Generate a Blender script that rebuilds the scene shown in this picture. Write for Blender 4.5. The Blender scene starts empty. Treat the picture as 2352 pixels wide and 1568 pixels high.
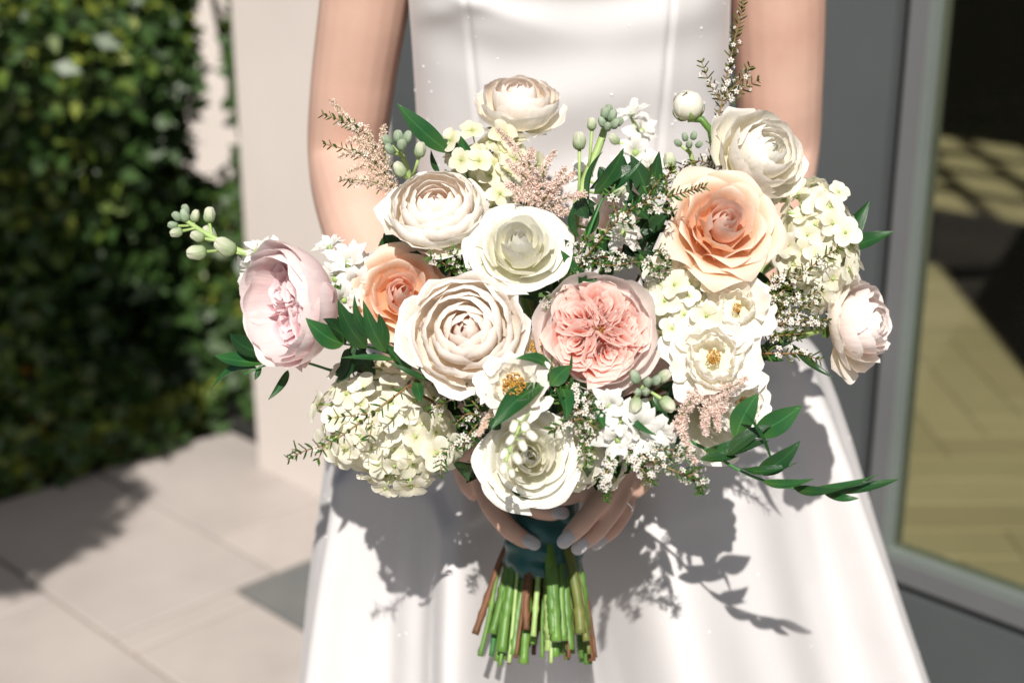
import bpy, math, random
import numpy as np
from mathutils import Vector, Matrix, Quaternion

random.seed(7); rng = np.random.default_rng(7)
PI = math.pi
sc = bpy.context.scene
col = sc.collection

# ------------------------------------------------------------------ camera, sky, sun, exposure
HC = 1.32                                   # eye height of the photographer
PITCH = math.radians(18.3)
W0, H0 = 2352.0, 1568.0
FPX = 50.0 / 36.0 * W0
cam_d = bpy.data.cameras.new('camera')
cam_d.lens = 50; cam_d.sensor_width = 36; cam_d.clip_end = 400; cam_d.clip_start = 0.05
cam_d.dof.use_dof = True; cam_d.dof.focus_distance = 0.99; cam_d.dof.aperture_fstop = 4.4
cam = bpy.data.objects.new('camera', cam_d); col.objects.link(cam)
cam.location = (0, 0, HC); cam.rotation_euler = (PI / 2 - PITCH, 0, 0)
sc.camera = cam

SUN_AZ, SUN_EL = math.radians(-4.0), math.radians(44.0)
TOSUN = Vector((math.sin(SUN_AZ) * math.cos(SUN_EL), -math.cos(SUN_AZ) * math.cos(SUN_EL), math.sin(SUN_EL)))
world = bpy.data.worlds.new('World'); sc.world = world; world.use_nodes = True
wn = world.node_tree
sky_n = wn.nodes.new('ShaderNodeTexSky'); sky_n.sky_type = 'NISHITA'; sky_n.sun_disc = False
sky_n.sun_elevation = SUN_EL; sky_n.sun_rotation = PI - SUN_AZ
bg = wn.nodes['Background']; bg.inputs[1].default_value = 0.05
wn.links.new(sky_n.outputs[0], bg.inputs[0])
sun_d = bpy.data.lights.new('sun', 'SUN'); sun_d.energy = 5.0; sun_d.angle = math.radians(0.55); sun_d.color = (1, 0.95, 0.88)
sun = bpy.data.objects.new('sun', sun_d); col.objects.link(sun)
sun.rotation_euler = TOSUN.to_track_quat('Z', 'Y').to_euler(); sun.location = (0, -3, 5)
sc.view_settings.view_transform = 'Standard'; sc.view_settings.look = 'None'
sc.cycles.diffuse_bounces = 8; sc.cycles.transmission_bounces = 12; sc.cycles.transparent_max_bounces = 24
sc.view_settings.exposure = 0.29; sc.view_settings.gamma = 1.0

FW = Vector((0, math.cos(PITCH), -math.sin(PITCH))); UP = Vector((0, math.sin(PITCH), math.cos(PITCH))); RT = Vector((1, 0, 0))
CAMP = Vector((0, 0, HC))
def ray(px, py): return FW + RT * ((px - W0 / 2) / FPX) + UP * ((H0 / 2 - py) / FPX)
def at(px, py, d): return CAMP + ray(px, py) * d              # a point of the place, d metres in front of the lens
def atY(px, py, y): r = ray(px, py); return CAMP + r * (y / r.y)
def view(v): return (RT * v[0] + UP * v[1] - FW * v[2]).normalized()
PXM = 1.0 / FPX                                               # metres per reference pixel at one metre

# ------------------------------------------------------------------ materials
def nd(nt, t, **k):
    n = nt.nodes.new(t)
    for a, b in k.items(): setattr(n, a, b)
    return n
def base_mat(name):
    m = bpy.data.materials.new(name); m.use_nodes = True
    return m, m.node_tree, m.node_tree.nodes['Principled BSDF'], m.node_tree.nodes['Material Output']
def ramp(nt, stops):
    r = nd(nt, 'ShaderNodeValToRGB'); e = r.color_ramp.elements
    while len(e) < len(stops): e.new(0.5)
    for k, (p, c) in enumerate(stops): e[k].position = p; e[k].color = (*c, 1)
    return r
def add_noise_bump(nt, bsdf, scale, strength, dist=0.002, coord='Object', vec=None, detail=3):
    n = nd(nt, 'ShaderNodeTexNoise'); n.inputs['Scale'].default_value = scale; n.inputs['Detail'].default_value = detail
    if vec is None:
        tc = nd(nt, 'ShaderNodeTexCoord'); vec = tc.outputs[coord]
    nt.links.new(vec, n.inputs['Vector'])
    b = nd(nt, 'ShaderNodeBump'); b.inputs['Strength'].default_value = strength; b.inputs['Distance'].default_value = dist
    nt.links.new(n.outputs['Fac'], b.inputs['Height']); nt.links.new(b.outputs[0], bsdf.inputs['Normal'])
    return n, b
def plain(name, c1, c2=None, rough=0.6, scale=8.0, bump=0.0, bscale=60.0, bdist=0.002, spec=0.4, metal=0.0, coord='Object', lo=0.35, hi=0.65):
    m, nt, p, out = base_mat(name)
    p.inputs['Roughness'].default_value = rough; p.inputs['Specular IOR Level'].default_value = spec; p.inputs['Metallic'].default_value = metal
    c2 = c2 or tuple(x * 0.85 for x in c1)
    tc = nd(nt, 'ShaderNodeTexCoord'); n = nd(nt, 'ShaderNodeTexNoise'); n.inputs['Scale'].default_value = scale; n.inputs['Detail'].default_value = 4
    nt.links.new(tc.outputs[coord], n.inputs['Vector'])
    r = ramp(nt, [(lo, c1), (hi, c2)]); nt.links.new(n.outputs['Fac'], r.inputs[0]); nt.links.new(r.outputs[0], p.inputs['Base Color'])
    if bump: add_noise_bump(nt, p, bscale, bump, bdist, vec=tc.outputs[coord])
    return m
def thin(name, stops, trans=0.35, rough=0.55, vein=0.25, spec=0.3, tint=None, vary=0.06, vscale=(26, 2.2, 1), coat=0.0, rib=0.0):
    """petals and leaves: pigment runs along the blade (UV v), fine lengthwise veins, light passes through"""
    m, nt, p, out = base_mat(name)
    L = nt.links.new
    uv = nd(nt, 'ShaderNodeTexCoord'); sp = nd(nt, 'ShaderNodeSeparateXYZ'); L(uv.outputs['UV'], sp.inputs[0])
    mp = nd(nt, 'ShaderNodeMapping'); mp.inputs['Scale'].default_value = vscale; L(uv.outputs['UV'], mp.inputs[0])
    nz = nd(nt, 'ShaderNodeTexNoise'); nz.inputs['Scale'].default_value = 1.0; nz.inputs['Detail'].default_value = 3; L(mp.outputs[0], nz.inputs['Vector'])
    blot = nd(nt, 'ShaderNodeTexNoise'); blot.inputs['Scale'].default_value = 3.0; L(uv.outputs['UV'], blot.inputs['Vector'])
    ad = nd(nt, 'ShaderNodeMath', operation='MULTIPLY_ADD'); ad.inputs[1].default_value = 0.25; L(blot.outputs['Fac'], ad.inputs[0])
    sb = nd(nt, 'ShaderNodeMath', operation='SUBTRACT'); sb.inputs[1].default_value = 0.125; L(sp.outputs['Y'], sb.inputs[0]); L(sb.outputs[0], ad.inputs[2])
    r = ramp(nt, stops); L(ad.outputs[0], r.inputs[0])
    oi = nd(nt, 'ShaderNodeObjectInfo')
    hv = nd(nt, 'ShaderNodeHueSaturation'); L(r.outputs[0], hv.inputs['Color'])
    mr = nd(nt, 'ShaderNodeMapRange'); mr.inputs[3].default_value = 1 - vary; mr.inputs[4].default_value = 1 + vary * 0.4; L(oi.outputs['Random'], mr.inputs[0])
    vm = nd(nt, 'ShaderNodeMapRange'); vm.inputs[1].default_value = 0.3; vm.inputs[2].default_value = 0.7; vm.inputs[3].default_value = 1 - vein * 0.22; vm.inputs[4].default_value = 1.0
    L(nz.outputs['Fac'], vm.inputs[0])
    mu = nd(nt, 'ShaderNodeMath', operation='MULTIPLY'); L(mr.outputs[0], mu.inputs[0]); L(vm.outputs[0], mu.inputs[1]); L(mu.outputs[0], hv.inputs['Value'])
    if rib:
        c1 = nd(nt, 'ShaderNodeMath', operation='SUBTRACT'); c1.inputs[1].default_value = 0.5; L(sp.outputs['X'], c1.inputs[0])
        c2 = nd(nt, 'ShaderNodeMath', operation='ABSOLUTE'); L(c1.outputs[0], c2.inputs[0])
        c3 = nd(nt, 'ShaderNodeMapRange'); c3.inputs[1].default_value = 0.012; c3.inputs[2].default_value = 0.045; c3.inputs[3].default_value = 1 + rib; c3.inputs[4].default_value = 1.0; L(c2.outputs[0], c3.inputs[0])
        c4 = nd(nt, 'ShaderNodeMath', operation='MULTIPLY'); L(mu.outputs[0], c4.inputs[0]); L(c3.outputs[0], c4.inputs[1]); L(c4.outputs[0], hv.inputs['Value'])
    L(hv.outputs[0], p.inputs['Base Color'])
    p.inputs['Roughness'].default_value = rough; p.inputs['Specular IOR Level'].default_value = spec
    p.inputs['Coat Weight'].default_value = coat; p.inputs['Coat Roughness'].default_value = 0.25
    b = nd(nt, 'ShaderNodeBump'); b.inputs['Strength'].default_value = vein * 1.5; b.inputs['Distance'].default_value = 0.0012
    L(nz.outputs['Fac'], b.inputs['Height']); L(b.outputs[0], p.inputs['Normal'])
    t = nd(nt, 'ShaderNodeBsdfTranslucent')
    if tint:
        mx = nd(nt, 'ShaderNodeMix', data_type='RGBA', blend_type='MULTIPLY'); mx.inputs[0].default_value = 1.0
        L(hv.outputs[0], mx.inputs[6]); mx.inputs[7].default_value = (*tint, 1); L(mx.outputs[2], t.inputs[0])
    else: L(hv.outputs[0], t.inputs[0])
    ms = nd(nt, 'ShaderNodeMixShader'); ms.inputs[0].default_value = trans
    L(p.outputs[0], ms.inputs[1]); L(t.outputs[0], ms.inputs[2]); L(ms.outputs[0], out.inputs[0])
    return m

M = {}
M['cream'] = thin('cream_petal', [(0.0, (0.93, 0.86, 0.58)), (0.35, (0.95, 0.915, 0.81)), (1.0, (0.95, 0.92, 0.88))], 0.34)
M['blush'] = thin('blush_petal', [(0.0, (0.95, 0.85, 0.62)), (0.35, (0.955, 0.89, 0.80)), (1.0, (0.955, 0.905, 0.875))], 0.34, tint=(1, 0.95, 0.86))
M['blush_core'] = thin('blush_core_petal', [(0.0, (0.94, 0.70, 0.50)), (0.6, (0.95, 0.82, 0.72)), (1.0, (0.955, 0.875, 0.825))], 0.34)
M['white'] = thin('white_petal', [(0.0, (0.86, 0.83, 0.52)), (0.30, (0.905, 0.89, 0.76)), (1.0, (0.915, 0.90, 0.84))], 0.34)
M['purewhite'] = thin('pure_white_petal', [(0.0, (0.80, 0.81, 0.58)), (0.3, (0.87, 0.865, 0.81)), (1.0, (0.885, 0.875, 0.845))], 0.40)
M['peach'] = thin('peach_petal', [(0.0, (0.91, 0.44, 0.16)), (0.32, (0.93, 0.63, 0.41)), (0.6, (0.94, 0.735, 0.58)), (1.0, (0.945, 0.80, 0.69))], 0.40, tint=(1, 0.9, 0.75))
M['peach_core'] = thin('peach_core_petal', [(0.0, (0.92, 0.50, 0.30)), (0.5, (0.93, 0.68, 0.56)), (1.0, (0.945, 0.79, 0.71))], 0.40)
M['pink'] = thin('pink_inner_petal', [(0.0, (0.95, 0.30, 0.21)), (0.4, (0.96, 0.50, 0.41)), (0.75, (0.96, 0.66, 0.585)), (1.0, (0.96, 0.80, 0.745))], 0.40)
M['palepink'] = thin('pale_pink_petal', [(0.0, (0.93, 0.77, 0.69)), (0.5, (0.94, 0.84, 0.80)), (1.0, (0.945, 0.88, 0.86))], 0.34)
M['mauve'] = thin('mauve_pink_petal', [(0.0, (0.88, 0.54, 0.55)), (0.45, (0.91, 0.74, 0.74)), (1.0, (0.92, 0.83, 0.82))], 0.40)
M['mauve_core'] = thin('mauve_core_petal', [(0.0, (0.80, 0.32, 0.38)), (0.6, (0.86, 0.56, 0.60)), (1.0, (0.89, 0.75, 0.76))], 0.40)
M['hydrangea'] = thin('hydrangea_petal', [(0.0, (0.78, 0.75, 0.42)), (0.25, (0.91, 0.885, 0.71)), (1.0, (0.935, 0.915, 0.83))], 0.40, vein=0.25, vscale=(9, 2, 1))
M['hydrangea_lime'] = thin('lime_hydrangea_petal', [(0.0, (0.62, 0.62, 0.28)), (0.35, (0.84, 0.81, 0.58)), (1.0, (0.91, 0.87, 0.74))], 0.40, vein=0.25, vscale=(9, 2, 1))
M['bud'] = thin('bud_sepal', [(0.0, (0.26, 0.38, 0.14)), (0.45, (0.46, 0.55, 0.34)), (0.75, (0.72, 0.74, 0.56)), (1.0, (0.88, 0.86, 0.74))], 0.25, vein=0.6, vscale=(34, 1.5, 1))
M['budgrey'] = thin('greygreen_bud_sepal', [(0.0, (0.16, 0.26, 0.11)), (0.5, (0.28, 0.37, 0.25)), (1.0, (0.48, 0.55, 0.40))], 0.15, vein=0.5, vscale=(34, 1.5, 1))
M['leaf'] = thin('ruscus_leaf', [(0.0, (0.05, 0.13, 0.028)), (0.5, (0.018, 0.085, 0.024)), (1.0, (0.035, 0.12, 0.03))], 0.20, rough=0.27, vein=0.22, spec=0.5, vary=0.35, vscale=(22, 1.0, 1), tint=(0.9, 1.0, 0.4), rib=0.7)
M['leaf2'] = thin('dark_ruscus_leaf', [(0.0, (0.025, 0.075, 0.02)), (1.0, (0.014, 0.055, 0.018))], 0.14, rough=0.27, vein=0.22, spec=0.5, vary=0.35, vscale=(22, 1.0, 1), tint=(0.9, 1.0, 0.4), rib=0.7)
M['tinyleaf'] = thin('sprig_leaf', [(0.0, (0.05, 0.13, 0.02)), (1.0, (0.10, 0.24, 0.035))], 0.25, rough=0.4, vary=0.2)
M['tinygold'] = thin('golden_sprig_leaf', [(0.0, (0.13, 0.14, 0.02)), (1.0, (0.13, 0.22, 0.04))], 0.25, rough=0.4, vary=0.2)
M['tinyflower'] = thin('sprig_blossom', [(0.0, (0.40, 0.30, 0.08)), (0.20, (0.5, 0.42, 0.18)), (0.30, (0.88, 0.83, 0.78)), (1.0, (0.91, 0.87, 0.84))], 0.35, vein=0.0)
M['astilbe'] = thin('astilbe_blossom', [(0.0, (0.62, 0.42, 0.30)), (0.4, (0.85, 0.68, 0.61)), (1.0, (0.89, 0.78, 0.73))], 0.35, vein=0.0)
M['astilbe_pale'] = thin('pale_astilbe_blossom', [(0.0, (0.60, 0.48, 0.28)), (0.4, (0.84, 0.68, 0.57)), (1.0, (0.89, 0.79, 0.71))], 0.35, vein=0.0)
M['stamen'] = plain('stamen', (0.62, 0.36, 0.06), (0.36, 0.17, 0.03), 0.7, 300)
M['stem'] = plain('green_stem', (0.12, 0.24, 0.04), (0.07, 0.16, 0.03), 0.45, 30, 0.3, 90, spec=0.4)
M['stem_pale'] = plain('pale_stem', (0.36, 0.48, 0.18), (0.27, 0.38, 0.12), 0.5, 30, 0.3, 90)
M['stem_brown'] = plain('brown_stem', (0.17, 0.07, 0.03), (0.09, 0.045, 0.02), 0.6, 60, 0.6, 160)
M['stem_deep'] = plain('deep_green_stem', (0.05, 0.20, 0.05), (0.035, 0.12, 0.03), 0.45, 30, 0.3, 90)
M['stem_olive'] = plain('olive_stem', (0.17, 0.17, 0.04), (0.10, 0.13, 0.03), 0.5, 30, 0.3, 90)
M['twig'] = plain('twig', (0.22, 0.17, 0.06), (0.24, 0.12, 0.06), 0.6, 90)
STEMS = ['stem', 'stem_deep', 'stem', 'stem_pale', 'stem_deep', 'stem_olive', 'stem', 'stem_brown']

# ------------------------------------------------------------------ mesh helpers
def mesh_from(name, V, F, uv=None, mat=None, smooth=True):
    me = bpy.data.meshes.new(name)
    V = np.asarray(V, dtype=np.float32).reshape(-1, 3)
    if isinstance(F, np.ndarray):
        k = F.shape[1]; n = len(F)
        me.vertices.add(len(V)); me.vertices.foreach_set('co', V.ravel())
        me.loops.add(n * k); me.loops.foreach_set('vertex_index', F.astype(np.int32).ravel())
        me.polygons.add(n); me.polygons.foreach_set('loop_start', np.arange(0, n * k, k, dtype=np.int32))
        me.update(calc_edges=True); li = F.ravel()
    else:
        me.from_pydata([tuple(map(float, v)) for v in V], [], [tuple(f) for f in F]); li = np.array([i for f in F for i in f])
    if uv is not None:
        l = me.uv_layers.new(name='UVMap'); l.data.foreach_set('uv', np.asarray(uv, dtype=np.float32)[li].ravel())
    if smooth: me.polygons.foreach_set('use_smooth', np.ones(len(me.polygons), dtype=bool))
    if mat is not None: me.materials.append(M[mat] if isinstance(mat, str) else mat)
    me.validate(); me.update()
    return me
def grid_faces(m, n, wrap=False):
    i, j = np.meshgrid(np.arange(m - 1), np.arange(n if wrap else n - 1), indexing='ij'); j2 = (j + 1) % n
    return np.stack([i * n + j, i * n + j2, (i + 1) * n + j2, (i + 1) * n + j], -1).reshape(-1, 4)
def grid_mesh(name, P, mat, wrap=False):
    m, n = P.shape[:2]
    uv = np.stack(np.meshgrid(np.linspace(0, 1, m), np.linspace(0, 1, n), indexing='ij')[::-1], -1).reshape(-1, 2)
    return mesh_from(name, P, grid_faces(m, n, wrap), uv, mat)
def obj(name, me, parent=None, mtx=None):
    o = bpy.data.objects.new(name, me); col.objects.link(o)
    if parent is not None: o.parent = parent
    if mtx is not None: o.matrix_basis = mtx
    return o
def tag(o, label=None, cat=None, group=None, kind=None):
    for k, v in (('label', label), ('category', cat), ('group', group), ('kind', kind)):
        if v: o[k] = v
    return o
def thing(name, label, cat, mtx=None, group=None):
    return tag(obj(name, None, None, mtx or Matrix()), label, cat, group)
def frame(z, hint=(0, 0, 1)):
    z = Vector(z).normalized(); h = Vector(hint)
    x = h.cross(z)
    if x.length < 1e-3: x = Vector((1, 0, 0)).cross(z)
    if x.length < 1e-3: x = Vector((0, 1, 0)).cross(z)
    x.normalize(); y = z.cross(x)
    return Matrix((x, y, z)).transposed()
def mtx(loc, R, s=1.0): return Matrix.Translation(loc) @ (R @ Matrix.Diagonal((s, s, s))).to_4x4()
def tube_arrays(pts, rad, n=8, cap=True, flat=None):
    pts = [Vector(p) for p in pts]; m = len(pts); V = []; prev = None
    for i, p in enumerate(pts):
        t = (pts[min(i + 1, m - 1)] - pts[max(i - 1, 0)]).normalized()
        if prev is None:
            x = t.orthogonal().normalized() if flat is None else (Vector(flat) - t * Vector(flat).dot(t)).normalized()
        else:
            x = (prev - t * prev.dot(t)).normalized()
        prev = x; y = t.cross(x); r = rad[i] if hasattr(rad, '__len__') else rad
        ra, rb = r if hasattr(r, '__len__') else (r, r)
        for k in range(n):
            a = 2 * PI * k / n; V.append(p + x * (ra * math.cos(a)) + y * (rb * math.sin(a)))
    F = [tuple(f) for f in grid_faces(m, n, True)]
    if cap: F += [tuple(range(n))[::-1], tuple(range((m - 1) * n, m * n))]
    return V, F
def tube(name, pts, rad, mat, parent=None, n=8, inv=None):
    if inv is not None: pts = [inv @ Vector(p) for p in pts]
    V, F = tube_arrays(pts, rad, n)
    uv = [(0.5, min(1, i // n / max(1, len(pts) - 1))) for i in range(len(V))]
    return obj(name, mesh_from(name, [tuple(v) for v in V], F, uv, mat), parent)
def bez(P, t):
    a, b, c, d = P; u = 1 - t
    return a * (u ** 3) + b * (3 * u * u * t) + c * (3 * u * t * t) + d * (t ** 3)
def spline(P, per=6):
    P = [Vector(p) for p in P]; Q = [P[0] * 2 - P[1]] + P + [P[-1] * 2 - P[-2]]; out = []
    for i in range(1, len(Q) - 2):
        a, b, c, d = Q[i - 1:i + 3]
        for k in range(per):
            t = k / per
            out.append(0.5 * ((2 * b) + (c - a) * t + (2 * a - 5 * b + 4 * c - d) * t * t + (3 * b - a - 3 * c + d) * t ** 3))
    return out + [P[-1]]
def merge(parts):
    V = []; F = []; o = 0
    for v, f in parts:
        V += [tuple(x) for x in v]; F += [tuple(i + o for i in q) for q in f]; o += len(v)
    return V, F
def box_arrays(x0, x1, y0, y1, z0, z1):
    V = [(x, y, z) for z in (z0, z1) for y in (y0, y1) for x in (x0, x1)]
    return V, [(0, 2, 3, 1), (4, 5, 7, 6), (0, 1, 5, 4), (2, 6, 7, 3), (1, 3, 7, 5), (0, 4, 6, 2)]
def bevel_box(name, dims, mat, bev=0.004):
    import bmesh
    bm = bmesh.new(); x0, x1, y0, y1, z0, z1 = dims
    V, F = box_arrays(*dims); vs = [bm.verts.new(v) for v in V]
    for f in F: bm.faces.new([vs[i] for i in f])
    if bev: bmesh.ops.bevel(bm, geom=bm.edges[:], offset=bev, segments=1, affect='EDGES')
    me = bpy.data.meshes.new(name); bm.to_mesh(me); bm.free(); me.materials.append(M[mat]); return me
def inst_mesh(name, tv, tf, tuv, R, T, mat):
    """one mesh of many small copies: R (k,3,3), T (k,3)"""
    tv = np.asarray(tv, float); tf = np.asarray(tf, int); k = len(T)
    V = np.einsum('kij,vj->kvi', R, tv) + np.asarray(T)[:, None, :]
    F = (tf[None] + (np.arange(k) * len(tv))[:, None, None]).reshape(-1, tf.shape[1])
    return mesh_from(name, V.reshape(-1, 3), F, np.tile(np.asarray(tuv), (k, 1)), mat)
def np3(m): return np.array([list(r) for r in m])

# ------------------------------------------------------------------ the setting (a runs along the facade, b into the house)
ROTF = Matrix.Rotation(-PI / 4, 4, 'Z')
def ab(a, b, z=0.0): return Vector(((a + b) / math.sqrt(2), (b - a) / math.sqrt(2), z))
BF = 1.7466
M['ground'] = plain('soil', (0.09, 0.07, 0.045), (0.05, 0.06, 0.025), 0.95, 6, 0.8, 40, 0.02)
M['stone'] = plain('limestone_slab', (0.42, 0.375, 0.348), (0.36, 0.32, 0.296), 0.8, 3.5, 0.25, 120, 0.001)
M['stone2'] = plain('limestone_slab_warm', (0.44, 0.39, 0.36), (0.38, 0.337, 0.31), 0.8, 5, 0.25, 120, 0.001)
M['slate'] = plain('slate_slab', (0.165, 0.165, 0.155), (0.12, 0.125, 0.125), 0.7, 6, 0.25, 120, 0.001)
M['joint'] = plain('sand_joint', (0.34, 0.28, 0.21), (0.27, 0.23, 0.175), 0.95, 20)
M['plaster'] = plain('pale_plaster', (0.62, 0.56, 0.52), (0.575, 0.518, 0.478), 0.85, 2.5, 0.15, 70, 0.002)
M['cladding'] = plain('grey_cladding', (0.085, 0.092, 0.095), (0.073, 0.080, 0.083), 0.5, 3, 0.05, 200)
M['bead'] = plain('aluminium_bead', (0.145, 0.147, 0.15), (0.125, 0.128, 0.132), 0.38, 4, spec=0.5)
M['gasket'] = plain('black_gasket', (0.015, 0.016, 0.017), (0.01, 0.01, 0.011), 0.8)
M['dark_wall'] = plain('dark_interior', (0.025, 0.024, 0.022), (0.02, 0.019, 0.018), 0.9)
M['oak'] = plain('oak_board', (0.37, 0.325, 0.25), (0.325, 0.285, 0.215), 0.55, 3, 0.1, 50)
M['oak2'] = plain('oak_board_light', (0.395, 0.345, 0.27), (0.35, 0.305, 0.235), 0.55, 3, 0.1, 50)
M['oak3'] = plain('oak_board_dark', (0.345, 0.30, 0.228), (0.30, 0.262, 0.197), 0.55, 3, 0.1, 50)
M['glass_edge'] = plain('green_glass_edge', (0.165, 0.19, 0.175), (0.145, 0.168, 0.155), 0.3, 4, spec=0.4)
def glass_mat(name, tint):
    m, nt, p, out = base_mat(name); nt.nodes.remove(p)
    t = nd(nt, 'ShaderNodeBsdfTransparent'); t.inputs[0].default_value = (*tint, 1)
    g = nd(nt, 'ShaderNodeBsdfGlossy'); g.inputs['Roughness'].default_value = 0.0
    lw = nd(nt, 'ShaderNodeLayerWeight'); lw.inputs[0].default_value = 0.5; pw_ = nd(nt, 'ShaderNodeMath', operation='POWER'); pw_.inputs[1].default_value = 4.0; nt.links.new(lw.outputs['Facing'], pw_.inputs[0])
    fr = nd(nt, 'ShaderNodeMath', operation='MULTIPLY_ADD'); fr.inputs[1].default_value = 0.8; fr.inputs[2].default_value = 0.03; nt.links.new(pw_.outputs[0], fr.inputs[0])
    ms = nd(nt, 'ShaderNodeMixShader'); nt.links.new(fr.outputs[0], ms.inputs[0]); nt.links.new(t.outputs[0], ms.inputs[1]); nt.links.new(g.outputs[0], ms.inputs[2])
    nt.links.new(ms.outputs[0], out.inputs[0]); return m
M['glass'] = glass_mat('tinted_glass', (0.90, 0.91, 0.82))

g = obj('ground', mesh_from('ground', [(-150, -150, -0.06), (150, -150, -0.06), (150, 150, -0.06), (-150, 150, -0.06)], [(0, 1, 2, 3)], None, 'ground'))
tag(g, kind='structure')
patio = obj('patio', bevel_box('patio_bed', (-2.84, 3.2, -2.2, BF + 0.09, -0.055, -0.012), 'joint', 0), None, ROTF); tag(patio, kind='structure')
SL, SB, GAP = 0.76, 0.366, 0.007
slab_cache = {}
def slab(a0, a1, b0, b1, mat):
    key = (round(a1 - a0, 3), round(b1 - b0, 3), mat)
    if key not in slab_cache: slab_cache[key] = bevel_box('slab', (0, a1 - a0, 0, b1 - b0, -0.012, 0.0), mat, 0.003)
    return obj('slab', slab_cache[key], patio, Matrix.Translation((a0, b0, 0)))
b1 = BF + 0.085; row = 0
while b1 > -1.5:
    b0 = b1 - SB; a = -2.83
    k = 0; joints = [a]
    a += SL * (0.64 if row % 2 == 0 else 1.02)
    while a < 2.3: joints.append(a); a += SL
    for a0, a1 in zip(joints, joints[1:]):
        if b0 > 1.3 and a1 > -2.2: continue
        if row == 1 and a1 > -2.127:
            if a0 < -2.2: slab(a0 + GAP / 2, -2.127 - GAP / 2, b0 + GAP / 2, b1 - GAP / 2, 'stone'); a0 = -2.127
            slab(a0 + GAP / 2, a1 - GAP / 2, b0 + GAP / 2, 1.365 - GAP / 2, 'stone2'); continue
        slab(a0 + GAP / 2, a1 - GAP / 2, b0 + GAP / 2, b1 - GAP / 2, 'stone' if (k * 7 + row * 3) % 5 < 3 else 'stone2'); k += 1
    b1 = b0; row += 1
# limestone fillers and the slate strip before the door
for r_, (b0, b1) in enumerate(((BF + 0.085 - SB, BF), (BF + 0.085 - 2 * SB, BF + 0.085 - SB))):
    js = [-2.83 + SL * (0.64 if r_ % 2 == 0 else 1.02) - (0 if r_ % 2 == 0 else SL)]
    a_last = -2.83 + SL * (0.64 if r_ % 2 == 0 else 1.02)
    if b0 > 1.3 and a_last < -2.2: slab(a_last + GAP / 2, -2.125 - GAP / 2, b0 + GAP / 2, b1 - GAP / 2, 'stone2')
for a0 in np.arange(-2.125, 1.6, 0.62):
    for b0, b1 in ((1.365, 1.365 + 0.18), (1.365 + 0.18, BF)):
        slab(a0 + GAP / 2, a0 + 0.62 - GAP / 2, b0 + GAP / 2, b1 - GAP / 2, 'slate')

bld = thing('house', 'pale plastered house corner with tall grey cladding and a glass door', 'house', ROTF)
def bpart(name, boxes, mat, parent=bld, bev=0.0, label=None):
    if len(boxes) == 1 and bev: me = bevel_box(name, boxes[0], mat, bev)
    else:
        V, F = merge([box_arrays(*b) for b in boxes]); me = mesh_from(name, V, F, None, mat, smooth=False)
    o = obj(name, me, parent)
    if label: o['label'] = label
    return o
bpart('wall', [(-2.588, -2.085, BF, BF + 0.25, -0.05, 8.6)], 'plaster', bev=0.006, label='pale sunlit plaster wall end')
LZ = 3.52
G0, G1, GZ0, GZ1 = 0.08, 1.22, 4.4, 6.5
bpart('cladding', [(-2.085, -1.018, BF + 0.004, BF + 0.12, -0.05, 8.6), (-1.018, 0.04, BF + 0.004, BF + 0.12, -0.05, 0.296),
                   (-1.018, 0.04, BF + 0.004, BF + 0.12, LZ + 0.04, 8.6), (0.04, 3.1, BF + 0.004, BF + 0.12, -0.05, GZ0),
                   (0.04, G0, BF + 0.004, BF + 0.12, GZ0, 8.6), (G1, 3.1, BF + 0.004, BF + 0.12, GZ0, 8.6), (G0, G1, BF + 0.004, BF + 0.12, GZ1, 8.6)], 'cladding')
door = bpart('door', [(-1.0, -0.972, BF + 0.007, BF + 0.07, 0.312, LZ), (0.006, 0.04, BF + 0.007, BF + 0.07, 0.312, LZ), (-0.972, 0.006, BF + 0.007, BF + 0.07, 0.312, 0.345), (-0.972, 0.006, BF + 0.007, BF + 0.07, LZ - 0.03, LZ)], 'bead')
bpart('gasket', [(-1.018, -1.0, BF + 0.03, BF + 0.07, 0.296, LZ + 0.04), (-1.0, 0.04, BF + 0.03, BF + 0.07, 0.296, 0.312)], 'gasket', door)
bpart('pane', [(-0.963, 0.006, BF + 0.03, BF + 0.038, 0.355, LZ - 0.03)], 'glass', door)
bpart('glass_edge', [(-0.972, -0.963, BF + 0.01, BF + 0.045, 0.345, LZ - 0.03), (-0.963, 0.006, BF + 0.01, BF + 0.045, 0.345, 0.355)], 'glass_edge', door)
# tall gridded window whose light falls deep into the room
win = bpart('window', [(G0, G1, BF + 0.02, BF + 0.08, GZ0, GZ0 + 0.05), (G0, G1, BF + 0.02, BF + 0.08, GZ1 - 0.05, GZ1), (G0, G0 + 0.05, BF + 0.02, BF + 0.08, GZ0 + 0.05, GZ1 - 0.05), (G1 - 0.05, G1, BF + 0.02, BF + 0.08, GZ0 + 0.05, GZ1 - 0.05)], 'bead')
for k in (1, 2):
    x = G0 + (G1 - G0) * k / 3; bpart('muntin', [(x - 0.035, x + 0.035, BF + 0.03, BF + 0.07, GZ0 + 0.05, GZ1 - 0.05)], 'bead', win)
for k in (1, 2, 3):
    z = GZ0 + (GZ1 - GZ0) * k / 4; bpart('muntin', [(G0 + 0.05, G1 - 0.05, BF + 0.031, BF + 0.071, z - 0.04, z + 0.04)], 'bead', win)
bpart('pane', [(G0 + 0.05, G1 - 0.05, BF + 0.045, BF + 0.05, GZ0 + 0.05, GZ1 - 0.05)], 'glass', win)
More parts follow.
